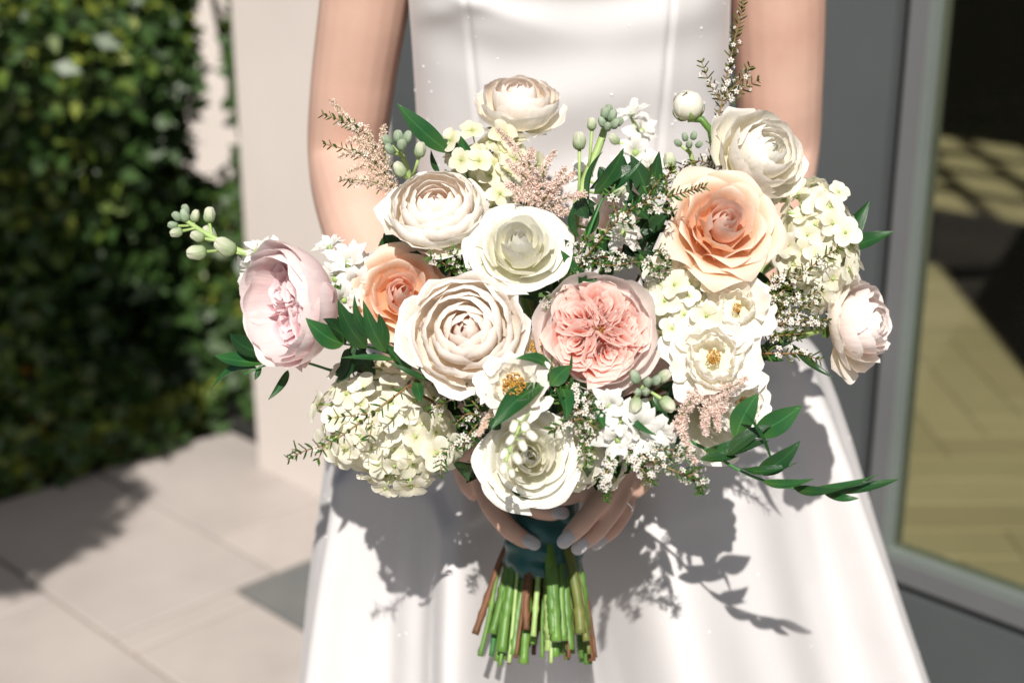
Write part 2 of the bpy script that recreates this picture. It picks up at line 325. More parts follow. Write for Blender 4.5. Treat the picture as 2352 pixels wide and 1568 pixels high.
def wall_seg(p, q, th=0.15, z0=-0.05, z1=8.6):
    d_ = Vector((q[0] - p[0], q[1] - p[1])).normalized(); n_ = Vector((-d_.y, d_.x)) * th
    c_ = [p, q, (q[0] + n_.x, q[1] + n_.y), (p[0] + n_.x, p[1] + n_.y)]
    return [(x, y, z) for z in (z0, z1) for x, y in c_], [(0, 3, 2, 1), (4, 5, 6, 7), (0, 1, 5, 4), (1, 2, 6, 5), (2, 3, 7, 6), (3, 0, 4, 7)]
V, F = merge([wall_seg((-2.415, BF + 0.252), (-4.9, BF + 8.5), 0.15), wall_seg((-4.9, BF + 8.502), (3.3, BF + 8.502)), wall_seg((3.3, BF + 8.5), (3.11, BF), -0.15)])
obj('interior_wall', mesh_from('interior_wall', V, F, None, 'dark_wall', False), bld)
bpart('ceiling', [(-5.0, 3.5, BF - 0.02, BF + 8.7, 8.601, 8.8)], 'dark_wall')
fl = obj('interior_floor', bevel_box('interior_floor', (-4.8, 3.09, BF + 0.125, BF + 8.49, -0.05, -0.012), 'dark_wall', 0), None, ROTF); tag(fl, kind='structure')
bcache = {}
inv_rot = ROTF.inverted()
HW_, HL_ = 0.13, 0.52
for i in range(-60, 90):
    for j in range(-16, 16):
        for kind in (0, 1):
            x0, y0 = i * HW_ + j * HL_ + kind * HL_, i * HW_ - j * HL_ + kind * (HW_ - HL_)
            cx, cy = x0 + (HW_ if kind else HL_) / 2, y0 + (HL_ if kind else HW_) / 2
            if not (0.4 < cx < 4.5 and 1.5 < cy < 9.5): continue
            aq, bq = (cx - cy) / math.sqrt(2), (cx + cy) / math.sqrt(2)
            if not (bq > BF + 0.38 and bq < BF + 8.1 and aq > -2.3 - 0.27 * (bq - BF) and aq < 2.8): continue
            r_ = Vector((cx, cy, -HC)); f_ = r_.dot(FW); px_ = W0 / 2 + FPX * r_.dot(RT) / f_; py_ = H0 / 2 - FPX * r_.dot(UP) / f_
            if not (1700 < px_ < 2560 and 200 < py_ < 1600): continue
            mk = ('oak', 'oak2', 'oak3')[(i * 5 + j * 3 + kind * 2) % 3]
            if mk not in bcache: bcache[mk] = bevel_box('floor_board', (0.001, HL_ - 0.001, 0.001, HW_ - 0.001, -0.011, 0.0), mk, 0.002)
            m_ = Matrix.Translation((x0, y0, 0)) if kind == 0 else Matrix.Translation((x0 + HW_, y0, 0)) @ Matrix.Rotation(PI / 2, 4, 'Z')
            obj('floor_board', bcache[mk], fl, inv_rot @ m_)

# hedge beyond the patio edge
LEAF_TV = [(0, 0, 0), (0.3, 0.42, 0.07), (0, 1, -0.05), (-0.3, 0.42, 0.07)]; LEAF_TF = [(0, 1, 2, 3)]; LEAF_UV = [(0.5, 0), (1, 0.5), (0.5, 1), (0, 0.5)]
def rand_rot(n, s0, s1, updir=None, spread=1.0):
    q = rng.normal(size=(n, 4)); q /= np.linalg.norm(q, axis=1)[:, None]
    w, x, y, z = q.T
    R = np.stack([np.stack([1 - 2 * (y * y + z * z), 2 * (x * y - z * w), 2 * (x * z + y * w)], -1), np.stack([2 * (x * y + z * w), 1 - 2 * (x * x + z * z), 2 * (y * z - x * w)], -1), np.stack([2 * (x * z - y * w), 2 * (y * z + x * w), 1 - 2 * (x * x + y * y)], -1)], 1)
    return R * rng.uniform(s0, s1, n)[:, None, None]
def green(name, c, trans=0.25, rough=0.4):
    return thin(name, [(0, tuple(x * 0.8 for x in c)), (1, c)], trans, rough, 0.1, 0.5, vary=0.1)
M['h1'] = green('hedge_leaf', (0.13, 0.20, 0.035), 0.35); M['h2'] = green('hedge_leaf_deep', (0.05, 0.105, 0.025)); M['h3'] = green('hedge_leaf_young', (0.30, 0.36, 0.06), 0.4); M['h4'] = green('hedge_leaf_autumn', (0.50, 0.26, 0.05))
M['bark'] = plain('bark', (0.10, 0.07, 0.045), (0.06, 0.045, 0.03), 0.9, 12, 0.8, 30, 0.01)
K = ab(-2.84, BF + 0.085)
def hedge_point(n):
    """points in the hedge body: along the left patio edge and round its far corner"""
    s = rng.uniform(0, 1, n); dep = rng.uniform(0, 1, n) ** 1.4 * 1.0; z = rng.uniform(0.0, 1, n) ** 0.9 * 1.22
    left = s < 0.62
    t = s / 0.62; tr = (s - 0.62) / 0.38
    a = np.where(left, -2.90 - dep + 0.10 * np.sin(z * 7 + t * 9), -3.6 + tr * 1.0)
    b = np.where(left, -0.9 + t * 2.9, BF + 0.16 + dep * 0.9 + 0.06 * np.sin(z * 6 + tr * 8))
    a = np.where(left, a + 0.10 * (1 - t), a)
    return np.stack([(a + b) / math.sqrt(2), (b - a) / math.sqrt(2), z], -1)
hedge = thing('hedge', 'dense clipped green hedge behind the patio edge left of the wall', 'hedge', Matrix.Translation(K))
def clump_filter(P, thr, fr=5.0):
    v = np.sin(P[:, 0] * fr * 2.1 + 1.3 * np.sin(P[:, 2] * fr)) + np.sin(P[:, 1] * fr * 1.7 + 2) + np.sin(P[:, 2] * fr * 2.3 + P[:, 0] * fr) + rng.normal(0, 0.5, len(P))
    return v > thr
def px_of(P):
    d = P - np.array([0, 0, HC]); f = d @ np.array(FW); return W0 / 2 + FPX * (d @ np.array(RT)) / f, H0 / 2 - FPX * (d @ np.array(UP)) / f
def sunny_rot(n, s0, s1, bias=0.9):
    z = rng.normal(size=(n, 3)) * 0.75 + np.array(TOSUN) * bias + np.array([0, -0.3, 0]); z /= np.linalg.norm(z, axis=1)[:, None]
    y = rng.normal(size=(n, 3)); y -= z * (y * z).sum(1)[:, None]; y /= np.linalg.norm(y, axis=1)[:, None]; x = np.cross(y, z)
    return np.stack([x, y, z], -1) * rng.uniform(s0, s1, n)[:, None, None]
def foliage(parent, name, P, mat, s0, s1, org):
    R = sunny_rot(len(P), s0, s1); o = obj(name, inst_mesh(name, LEAF_TV, LEAF_TF, LEAF_UV, R, P - np.array(org), mat), parent); o['kind'] = 'stuff'; return o
for nm, mat, n, thr, s0, s1 in (('foliage', 'h2', 50000, -2.2, 0.035, 0.065), ('foliage', 'h1', 30000, -0.4, 0.03, 0.06), ('foliage', 'h3', 16000, 0.5, 0.03, 0.055), ('foliage', 'h4', 600, 0.6, 0.04, 0.06)):
    P = hedge_point(n); P = P[clump_filter(P, thr)]
    X, Y = px_of(P)
    hole = (np.exp(-((X - 488) / 50) ** 2 - ((Y - 60) / 140) ** 2) + np.exp(-((X - 495) / 70) ** 2 - ((Y - 330) / 90) ** 2)) > rng.uniform(0.02, 0.45, len(P))
    foliage(hedge, nm, P[~hole], mat, s0, s1, K)
for k in range(16):
    t = k / 16; p = Vector(ab(-3.2 - 0.1 * math.sin(k), -0.6 + 2.5 * t, -0.05)) if k < 11 else Vector(ab(-3.5 + 0.15 * (k - 11), BF + 0.6, -0.05))
    tube('trunk', [p - K, p - K + Vector((0.03, 0.02, 0.6)), p - K + Vector((0.06 * math.sin(k), 0.05, 1.15))], [0.022, 0.016, 0.008], 'bark', hedge, 7)
gw = obj('garden_wall', bevel_box('garden_wall', (-1.26, 0.9, 5.0, 5.2, -0.05, 2.4), 'plaster', 0.01)); tag(gw, 'pale garden wall glimpsed through gaps in the hedge', 'wall')
# low ground cover at the foot of the hedge
P = np.array([tuple(ab(-2.88 - abs(rng.normal(0, 0.06)), rng.uniform(0.5, BF + 0.1), rng.uniform(0, 0.09))) for _ in range(1500)])
gc = foliage(None, 'ground_cover', P, 'h3', 0.02, 0.04, (0, 0, 0)); tag(gc, 'bright green ground cover along the patio edge', 'ground cover')

# the tree standing left of the photographer, whose shade lies on the patio and the hedge foot
tree = thing('tree', 'leafy tree left of the patio that shades the hedge foot', 'tree', Matrix.Translation((-2.3, 0.2, 0)))
tube('trunk', [(0, 0, -0.06), (0.03, 0.02, 1.1), (0.25, 0.06, 1.9), (0.5, 0.1, 2.4)], [0.10, 0.08, 0.06, 0.03], 'bark', tree, 10)
for k, e in enumerate([(1.0, 0.55, 2.1), (1.05, 1.1, 2.05), (0.6, 1.3, 2.1), (0.3, 0.6, 2.3)]):
    tube('limb', [(0.12, 0.03, 1.55), Vector((0.12, 0.03, 1.55)).lerp(Vector(e), 0.5) + Vector((0, 0, 0.12)), e], [0.045, 0.03, 0.01], 'bark', tree, 7)
TC = [((1.05, 0.42, 2.10), 0.26), ((0.95, 0.80, 2.05), 0.32), ((1.10, 1.10, 2.02), 0.28), ((0.80, 1.35, 2.05), 0.36), ((0.4, 0.8, 2.2), 0.45)]
Pt = []
for c, r in TC:
    q = rng.normal(size=(2200, 3)); q /= np.linalg.norm(q, axis=1)[:, None]; Pt.append(np.array(c) + q * (r * rng.uniform(0.2, 1, 2200) ** 0.5)[:, None])
Pt = np.concatenate(Pt); cr = obj('crown', inst_mesh('crown', LEAF_TV, LEAF_TF, LEAF_UV, rand_rot(len(Pt), 0.05, 0.09), Pt, 'h1'), tree); cr['kind'] = 'stuff'

# ------------------------------------------------------------------ the person
def skin_mat():
    m, nt, p, out = base_mat('skin')
    tc = nd(nt, 'ShaderNodeTexCoord'); n = nd(nt, 'ShaderNodeTexNoise'); n.inputs['Scale'].default_value = 9; n.inputs['Detail'].default_value = 8; n.inputs['Roughness'].default_value = 0.62
    nt.links.new(tc.outputs['Object'], n.inputs['Vector'])
    r = ramp(nt, [(0.25, (0.50, 0.295, 0.225)), (0.5, (0.57, 0.365, 0.287)), (0.75, (0.61, 0.41, 0.33))]); nt.links.new(n.outputs['Fac'], r.inputs[0])
    v = nd(nt, 'ShaderNodeTexVoronoi'); v.inputs['Scale'].default_value = 42; nt.links.new(tc.outputs['Object'], v.inputs['Vector'])
    fr = ramp(nt, [(0.0, (0.72, 0.6, 0.52)), (0.045, (1, 1, 1))]); nt.links.new(v.outputs['Distance'], fr.inputs[0])
    mx = nd(nt, 'ShaderNodeMix', data_type='RGBA', blend_type='MULTIPLY'); mx.inputs[0].default_value = 0.35
    nt.links.new(r.outputs[0], mx.inputs[6]); nt.links.new(fr.outputs[0], mx.inputs[7]); nt.links.new(mx.outputs[2], p.inputs['Base Color'])
    p.inputs['Roughness'].default_value = 0.5; p.inputs['Specular IOR Level'].default_value = 0.35
    p.inputs['Subsurface Weight'].default_value = 0.12; p.inputs['Subsurface Radius'].default_value = (1, 0.35, 0.2); p.inputs['Subsurface Scale'].default_value = 0.006
    add_noise_bump(nt, p, 420, 0.12, 0.0006, vec=tc.outputs['Object'])
    return m
M['skin'] = skin_mat()
def dress_mat():
    m, nt, p, out = base_mat('satin')
    L = nt.links.new
    tc = nd(nt, 'ShaderNodeTexCoord')
    w = nd(nt, 'ShaderNodeTexNoise'); w.inputs['Scale'].default_value = 1.0; mp = nd(nt, 'ShaderNodeMapping'); mp.inputs['Scale'].default_value = (300, 300, 1400)
    L(tc.outputs['Object'], mp.inputs[0]); L(mp.outputs[0], w.inputs['Vector'])
    big = nd(nt, 'ShaderNodeTexNoise'); big.inputs['Scale'].default_value = 9; L(tc.outputs['Object'], big.inputs['Vector'])
    b1 = nd(nt, 'ShaderNodeBump'); b1.inputs['Strength'].default_value = 0.18; b1.inputs['Distance'].default_value = 0.02; L(big.outputs['Fac'], b1.inputs['Height'])
    b2 = nd(nt, 'ShaderNodeBump'); b2.inputs['Strength'].default_value = 0.10; b2.inputs['Distance'].default_value = 0.0006; L(w.outputs['Fac'], b2.inputs['Height']); L(b1.outputs[0], b2.inputs['Normal'])
    L(b2.outputs[0], p.inputs['Normal'])
    p.inputs['Base Color'].default_value = (0.545, 0.527, 0.53, 1); p.inputs['Roughness'].default_value = 0.58; p.inputs['Specular IOR Level'].default_value = 0.28
    p.inputs['Sheen Weight'].default_value = 0.15; p.inputs['Sheen Roughness'].default_value = 0.4
    return m
M['satin'] = dress_mat()
M['sequin'] = plain('sequin', (0.9, 0.9, 0.9), (0.86, 0.86, 0.88), 0.2, spec=1.0)
M['nail'] = plain('nail_varnish', (0.50, 0.48, 0.49), (0.47, 0.455, 0.47), 0.22, spec=0.6)
M['ring'] = plain('silver_ring', (0.8, 0.8, 0.82), (0.75, 0.75, 0.78), 0.15, metal=1.0)
M['gem'] = plain('gem', (0.75, 0.82, 0.88), (0.6, 0.7, 0.8), 0.05, spec=1.0)

PY = 1.30                                     # the bride stands with her body axis at this distance
def edge(tab, y=PY):                          # silhouette pixels -> (z, x)
    q = [atY(px, py, y) for py, px in tab]; q.sort(key=lambda p: p.z); return np.array([p.z for p in q]), np.array([p.x for p in q])
BL = edge([(-260, 915), (0, 940), (120, 949), (250, 957), (400, 961), (560, 952)]); BR = edge([(-260, 1690), (0, 1673), (120, 1671), (250, 1670), (400, 1670), (560, 1676)])
SLz = edge([(1000, 752), (1110, 737), (1250, 716), (1400, 697), (1568, 681)]); SRz = edge([(800, 1880), (900, 1920), (1000, 1955), (1110, 1988), (1270, 2037), (1420, 2086), (1568, 2136)])
WZ = 0.965
parts = []
def arm(pts, rad): parts.append(tube_arrays(spline(pts, 5), np.interp(np.linspace(0, 1, 5 * (len(pts) - 1) + 1), np.linspace(0, 1, len(pts)), rad), 20))
def ring_stack(zs, cx, hw, cy, hd, n=40):
    V = []
    for z, x, w, y, d in zip(zs, cx, hw, cy, hd):
        for k in range(n):
            a = 2 * PI * k / n; V.append((x + w * math.cos(a), y + d * math.sin(a), z))
    m = len(zs); return V, [tuple(f) for f in grid_faces(m, n, True)] + [tuple(range(n))[::-1], tuple(range((m - 1) * n, m * n))]
zs = [0.50, 0.70, 0.84, 0.93, 1.00, 1.10, 1.20, 1.27, 1.33, 1.385, 1.42]
xc = [0.055] * 11
hw = [0.13, 0.155, 0.165, 0.145, 0.124, 0.122, 0.128, 0.132, 0.135, 0.13, 0.06]
hd = [0.09, 0.10, 0.105, 0.095, 0.085, 0.087, 0.094, 0.098, 0.09, 0.075, 0.05]
parts.append(ring_stack(zs, xc, hw, [PY + 0.005] * 11, hd))
parts.append(tube_arrays([(0.055, PY, 1.36), (0.055, PY, 1.44), (0.055, PY - 0.008, 1.52)], [0.062, 0.052, 0.05], 20))
R_EL = atY(798, 372, PY + 0.04); L_EL = atY(1786, 372, PY + 0.035)
R_WR = at(1086, 985, 1.175); L_WR = at(1462, 985, 1.18)
arm([(-0.11, PY, 1.395), atY(862, -240, PY), atY(838, 0, PY + 0.01), atY(810, 200, PY + 0.03), R_EL, at(838, 530, 1.285), at(940, 750, 1.235), R_WR, at(1118, 1055, 1.16)],
    [0.050, 0.046, 0.0405, 0.0392, 0.0372, 0.0375, 0.033, 0.025, 0.024])
arm([(0.22, PY, 1.395), atY(1772, -240, PY), atY(1786, 0, PY + 0.01), atY(1789, 200, PY + 0.025), L_EL, at(1740, 560, 1.285), at(1640, 760, 1.235), L_WR, at(1436, 1050, 1.17)],
    [0.050, 0.046, 0.0430, 0.0405, 0.0378, 0.0365, 0.032, 0.025, 0.024])
nails = []
HB = 0.06
def finger(pts, r0, r1, nail=True, up=None):
    q = [at(p[0], p[1], p[2] + HB) for p in pts]; n = 6 * (len(q) - 1) + 1
    s = spline(q, 6); rr = [r0 + (r1 - r0) * (i / (n - 1)) for i in range(n)]
    for kn in (0.36, 0.7):                    # knuckles
        for i in range(n): rr[i] *= 1 + 0.07 * math.exp(-((i / (n - 1) - kn) / 0.06) ** 2)
    rr[-1] *= 0.55; rr[-2] *= 0.86
    parts.append(tube_arrays(s, rr, 12))
    if nail: nails.append((s[-1], (s[-1] - s[-4]).normalized(), r1, up))
def palm(a, b, ra, rb, flat):                 # flattened palm between wrist and knuckles
    a = (a[0], a[1], a[2] + HB); b = (b[0], b[1], b[2] + HB); q = [at(*a).lerp(at(*b), t) for t in (0, 0.35, 0.7, 1)]; parts.append(tube_arrays(q, [(ra * 0.8, rb), (ra, rb), (ra * 1.02, rb * 0.95), (ra * 0.9, rb * 0.7)], 16, flat=flat))
palm((1090, 1010, 1.108), (1140, 1105, 1.085), 0.032, 0.013, RT * 0.55 + UP * 0.3 - FW * 0.3)
palm((1450, 1005, 1.115), (1410, 1098, 1.085), 0.032, 0.013, RT * 0.6 - UP * 0.2 + FW * 0.3)
finger([(1100, 1060, 1.092), (1124, 1150, 1.074), (1168, 1212, 1.064), (1226, 1252, 1.060)], 0.0098, 0.0070, up=view((-0.2, 0.5, 0.8)))
finger([(1128, 1085, 1.085), (1180, 1140, 1.062), (1236, 1170, 1.056), (1290, 1180, 1.058)], 0.0092, 0.0066, up=view((0.1, 0.35, 0.9)))
finger([(1140, 1080, 1.09), (1200, 1120, 1.07), (1262, 1138, 1.068), (1316, 1140, 1.074)], 0.0090, 0.0066, False)
finger([(1145, 1062, 1.095), (1205, 1092, 1.075), (1270, 1104, 1.075), (1320, 1106, 1.08)], 0.0086, 0.0064, False)
finger([(1105, 1030, 1.10), (1150, 1040, 1.085), (1200, 1060, 1.078)], 0.0105, 0.0078, False)
finger([(1436, 1072, 1.085), (1394, 1098, 1.064), (1340, 1126, 1.052), (1276, 1150, 1.048)], 0.0094, 0.0068, up=view((0.1, 0.4, 0.9)))
finger([(1420, 1092, 1.078), (1380, 1146, 1.047), (1340, 1196, 1.036), (1294, 1244, 1.033)], 0.0097, 0.0072, up=view((0.15, 0.3, 0.95)))
finger([(1438, 1098, 1.086), (1412, 1160, 1.062), (1374, 1214, 1.052), (1326, 1258, 1.050)], 0.0093, 0.0068, up=view((0.2, 0.25, 0.95)))
finger([(1438, 1094, 1.094), (1436, 1162, 1.082), (1408, 1212, 1.074), (1364, 1248, 1.070)], 0.0086, 0.0062, up=view((0.3, 0.2, 0.9)))
finger([(1440, 1032, 1.10), (1400, 1044, 1.085), (1360, 1062, 1.075)], 0.0105, 0.0078, False)
V, F = merge(parts)
tmp = obj('tmp_body', mesh_from('tmp_body', V, F, None, 'skin'))
md = tmp.modifiers.new('r', 'REMESH'); md.mode = 'VOXEL'; md.voxel_size = 0.0022; md.use_smooth_shade = True
ms = tmp.modifiers.new('s', 'SMOOTH'); ms.factor = 0.5; ms.iterations = 9
bpy.context.view_layer.update()
dg = bpy.context.evaluated_depsgraph_get()
body_me = bpy.data.meshes.new_from_object(tmp.evaluated_get(dg)); bpy.data.objects.remove(tmp)
body_me.name = 'person'; body_me.polygons.foreach_set('use_smooth', np.ones(len(body_me.polygons), dtype=bool))
if not body_me.materials: body_me.materials.append(M['skin'])
person = obj('person', body_me); tag(person, 'person in a white satin gown holding the bouquet with both hands', 'person')

# nails and ring
th_, ph_ = np.meshgrid(np.linspace(0, PI / 2, 6), np.linspace(0, 2 * PI, 18, endpoint=False), indexing='ij')
nail_me = grid_mesh('fingernail', np.stack([np.sin(th_) * np.cos(ph_) * 0.0056, np.sign(np.sin(ph_)) * np.abs(np.sin(ph_)) ** 0.7 * np.sin(th_) * 0.0082, np.cos(th_) * 0.0026], -1), 'nail', True)
for tip, d, r, up in nails:
    zz = (up - d * up.dot(d)).normalized(); xx = d.cross(zz)
    obj('fingernail', nail_me, person, Matrix.Translation(tip - d * 0.003 + zz * (r * 0.72)) @ Matrix((xx, d, zz)).transposed().to_4x4())
rp = at(1428, 1160, 1.138); rd = (at(1396, 1206, 1.128) - at(1452, 1096, 1.152)).normalized()
Rr = frame(rd); ring_pts = [rp + Rr @ Vector((0.0092 * math.cos(a), 0.0092 * math.sin(a), 0)) for a in np.linspace(0, 2 * PI, 25)]
ring = tube('ring', ring_pts, 0.0009, 'ring', person, 6)
obj('gem', grid_mesh('gem', np.stack([np.sin(th_) * np.cos(ph_) * 0.0028, np.sin(th_) * np.sin(ph_) * 0.0028, np.cos(th_) * 0.0026], -1), 'gem', True), ring, Matrix.Translation(rp - FW * 0.0095 + UP * 0.002) @ frame(-FW).to_4x4())

# bodice: princess seams and soft cross wrinkles
nz, na = 150, 300
zz = np.linspace(1.345, WZ, nz); aa = np.linspace(0, 2 * PI, na, endpoint=False)
Z, A = np.meshgrid(zz, aa, indexing='ij')
xl = np.interp(Z, *BL); xr = np.interp(Z, *BR); cx = (xl + xr) / 2; w = (xr - xl) / 2
hd = np.interp(Z, [0.95, 1.05, 1.15, 1.25, 1.30, 1.35], [0.108, 0.106, 0.112, 0.120, 0.128, 0.132])
ca, sa = np.cos(A), np.sin(A); e = 0.88
X = cx + w * np.sign(ca) * np.abs(ca) ** e; Yb = PY + hd * np.sign(sa) * np.abs(sa) ** e
front = np.clip(-sa, 0, 1)
wr = 0.0032 * np.sin(Z * 95 + 5.0 * X + 1.5 * np.sin(X * 17 + 1)) * np.exp(-((Z - 1.235) / 0.055) ** 2) + 0.0022 * np.sin(Z * 62 - 16 * X + 0.7) * (0.5 + 0.5 * np.sin(X * 23))
wr += 0.0045 * np.exp(-((Z - 1.20 - 0.35 * (X + 0.09)) / 0.012) ** 2) * np.exp(-((X + 0.06) / 0.06) ** 2) + 0.003 * np.exp(-((Z - 1.235 + 0.3 * (X + 0.09)) / 0.008) ** 2) * np.exp(-((X + 0.05) / 0.05) ** 2)
for sx, sl in ((-0.036, 0.10), (0.131, -0.06)):
    xs = sx - sl * (Z - 1.20) * 0.9; wr -= 0.0022 * np.exp(-((X - xs) / 0.0022) ** 2) - 0.0016 * np.exp(-((X - xs) / 0.012) ** 2)
Yb -= 1.9 * wr * front
bod = obj('bodice', grid_mesh('bodice', np.stack([X, Yb, Z], -1), 'satin', True), person); bod['label'] = 'white satin bodice with curved seams'
# skirt: soft deep pleats falling from the waist
nz, na = 150, 520
zz = WZ - (np.linspace(0, 1, nz) ** 1.15) * (WZ - 0.004); A = np.linspace(0, 2 * PI, na, endpoint=False)
Z, A = np.meshgrid(zz, A, indexing='ij')
zl = np.concatenate([[0.0, 0.25], SLz[0], [0.80, 0.87, 0.93, WZ + 0.02]]); xlv = np.concatenate([[-0.33, -0.28], SLz[1], [-0.170, -0.150, -0.112, -0.086]])
zr = np.concatenate([[0.0, 0.25], SRz[0], [0.93, WZ + 0.02]]); xrv = np.concatenate([[0.62, 0.53], SRz[1], [0.235, 0.196]])
o1 = np.argsort(zl); o2 = np.argsort(zr)
xl = np.interp(Z, zl[o1], xlv[o1]); xr = np.interp(Z, zr[o2], xrv[o2]); cx = (xl + xr) / 2; w = (xr - xl) / 2
hd = np.interp(Z, [0, 0.25, 0.5, 0.7, 0.8, 0.88, 0.93, WZ + 0.02], [0.42, 0.36, 0.285, 0.216, 0.186, 0.150, 0.123, 0.108])
ca, sa = np.cos(A), np.sin(A); e = 0.92
amp = np.interp(Z, [0, 0.45, 0.7, 0.85, WZ], [0.19, 0.175, 0.145, 0.08, 0.004])
ph = A + 0.10 * np.sin(3 * A + 1) + 0.03 * np.sin(Z * 5 + A * 2)
f = np.sin(9 * ph + 0.4)
F_ = 0.75 * f + 0.35 * np.sin(14 * ph + 2.2 + 0.6 * Z) + 0.10 * np.sin(23 * ph + 3 * Z)
sidew = 1 - 0.75 * np.abs(ca) ** 6
rad = 1 + amp * F_ * sidew - amp * 0.3 * (1 - sidew)
X = cx + w * np.sign(ca) * np.abs(ca) ** e * (1 + (rad - 1) * 0.6); Ys = PY + hd * np.sign(sa) * np.abs(sa) ** e * (1 + (rad - 1) * 2.2)
skirt = obj('skirt', grid_mesh('skirt', np.stack([X, Ys, Z], -1), 'satin', True), person); skirt['label'] = 'full white satin skirt with soft pleats'
# sequins scattered over the cloth
sph_t, sph_p = np.meshgrid(np.linspace(0.2, PI - 0.2, 5), np.linspace(0, 2 * PI, 8, endpoint=False), indexing='ij')
SQV = np.stack([np.sin(sph_t) * np.cos(sph_p), np.sin(sph_t) * np.sin(sph_p), np.cos(sph_t)], -1).reshape(-1, 3); SQF = grid_faces(5, 8, True)
def sequins(parent, X, Y, Z, n, zlo, zhi):
    idx = [i for i in rng.integers(0, X.size, 60000) if Y.flat[i] < PY - 0.02 and zlo < Z.flat[i] < zhi][:n]
    T = np.array([(X.flat[i], Y.flat[i] - 0.0002, Z.flat[i]) for i in idx])
    R = np.eye(3)[None] * rng.uniform(0.0004, 0.0010, len(T))[:, None, None]
    o = obj('sequins', inst_mesh('sequins', SQV, SQF, np.zeros((len(SQV), 2)), R, T, 'sequin'), parent); o['kind'] = 'stuff'
Zb = np.linspace(1.345, WZ, 150)[:, None] + np.zeros((1, 300))
bc = np.array([v.co for v in bod.data.vertices]); sk = np.array([v.co for v in skirt.data.vertices])
sequins(bod, bc[:, 0], bc[:, 1], bc[:, 2], 45, 1.05, 1.32); sequins(skirt, sk[:, 0], sk[:, 1], sk[:, 2], 110, 0.35, 0.9)

# ------------------------------------------------------------------ the bouquet
GRP = 'flowers and greenery of the bridal bouquet'
BIND = at(1247, 1215, 1.155); AX = (at(1236, 1500, 1.135) - at(1247, 1215, 1.155)).normalized(); DX = RT; DY = AX.cross(DX).normalized()
at_ = at
def at(px, py, d): return at_(px, py, d - 0.00013 * max(0.0, py - 720) * min(1.0, max(0.0, (px - 960) / 160)))     # the bouquet leans out towards its lower front
NST = 40; stem_no = [0]
def stem_to_bind(parent, inv, start, away, r, mat=None, name='stem'):
    i = stem_no[0]; stem_no[0] += 1
    k = (i * 17) % NST; r = r * 1.18; rr = 0.0238 * math.sqrt((k + 0.5) / NST); a = k * 2.39996
    off = DX * (rr * math.cos(a)) + DY * (rr * math.sin(a))
    b = BIND + off; up = b - AX * 0.05 + off * 0.3
    P = [Vector(start), Vector(start) + Vector(away) * 0.05, up - AX * 0.03 + (Vector(start) - up) * 0.12, up]
    pts = [bez(P, t) for t in np.linspace(0, 1, 12)]
    j = random.uniform(0.0, 0.028)
    end = b + AX * (0.080 + j) + off * (1.05 + random.uniform(-0.3, 0.3)) + DX * random.uniform(-0.007, 0.007)
    pts += [b, b.lerp(end, 0.35) + off * 0.12 + DX * random.uniform(-0.0012, 0.0012), b.lerp(end, 0.7) + off * 0.08 + DX * random.uniform(-0.0012, 0.0012), end]
    pts = pts[:12] + spline(pts[12:], 6)
    rad = [r * (0.75 if t < 9 else random.uniform(0.92, 1.06)) for t in range(len(pts))]; rad[-1] *= 1.1
    if r > 0.002:
        for q in random.sample(range(16, len(pts) - 2), 2): rad[q] *= 1.28
    return tube(name, pts, rad, mat or STEMS[i % len(STEMS)], parent, 8, inv)
def petal(th0, hw, prof, drop=0.25, pw=2.2, spiral=0.04, ruffle=0.02, rf=2.0, eroll=0.0, roll=0.0, seed=0, nu=11, nv=10, jag=0.03, crease=0.0, q0=0.72):
    rs = np.random.default_rng(seed); u = np.linspace(-1, 1, nu); v = np.linspace(0, 1, nv) ** 0.85
    V, U = np.meshgrid(v, u, indexing='ij'); p1, p2, p3 = rs.uniform(0, 6.28, 3)
    rim = 1 - drop * np.abs(U) ** pw + jag * (np.sin(4 * U + p1) + 0.6 * np.sin(9 * U + p2))
    S = np.clip(V * rim, 0, 1.1)
    P = [np.array(p, float) for p in prof]; Q = 1 - S
    r = P[0][0] * Q ** 3 + 3 * P[1][0] * Q * Q * S + 3 * P[2][0] * Q * S * S + P[3][0] * S ** 3
    z = P[0][1] * Q ** 3 + 3 * P[1][1] * Q * Q * S + 3 * P[2][1] * Q * S * S + P[3][1] * S ** 3
    th = th0 + U * hw * (0.55 + 0.45 * np.clip(S, 0, 1) ** 0.7)
    o = ruffle * V ** 2.2 * (np.sin(rf * PI * U + p1) + 0.5 * np.sin(2.3 * rf * PI * U + p3)) + eroll * np.abs(U) ** 3 * V ** 1.5
    z2 = ruffle * 0.5 * V ** 3 * np.sin(rf * 1.6 * PI * U + p2) - eroll * 0.55 * np.abs(U) ** 4 * V ** 2
    q = np.clip((S - q0) / (1 - q0), 0, 1.2); o = o + roll * q ** 1.5; z2 = z2 - roll * 0.85 * q ** 2.6
    o = o - crease * np.exp(-(U / 0.22) ** 2) * V
    r = r * (1 + spiral * U) + o
    return np.stack([r * np.cos(th), r * np.sin(th), z + z2], -1)
GA = 2.39996
def tilt_arr(P, ax, ay):
    P = P + np.array([0, 0, 0.4]); c, s_ = math.cos(ax), math.sin(ax); x, y, z = P[..., 0], P[..., 1] * c - P[..., 2] * s_, P[..., 1] * s_ + P[..., 2] * c
    c, s_ = math.cos(ay), math.sin(ay); return np.stack([x * c + z * s_, y, -x * s_ + z * c - 0.4], -1)
def head(name, label, cat, c, d, rpx, face, twist=0.0):
    """flower head: Empty at the receptacle, local +Z looks along the flower's face"""
    pos = at(c[0], c[1], d); R = rpx * PXM * d
    Rm = frame(view(face), UP) @ Matrix.Rotation(twist, 3, 'Z')
    m = mtx(pos, Rm); o = thing(name, label, cat, m, GRP)
    return o, m, m.inverted(), R, view(face)
def add_petal(o, arr, R, mat): return obj('petal', grid_mesh('petal', arr * R, mat), o)
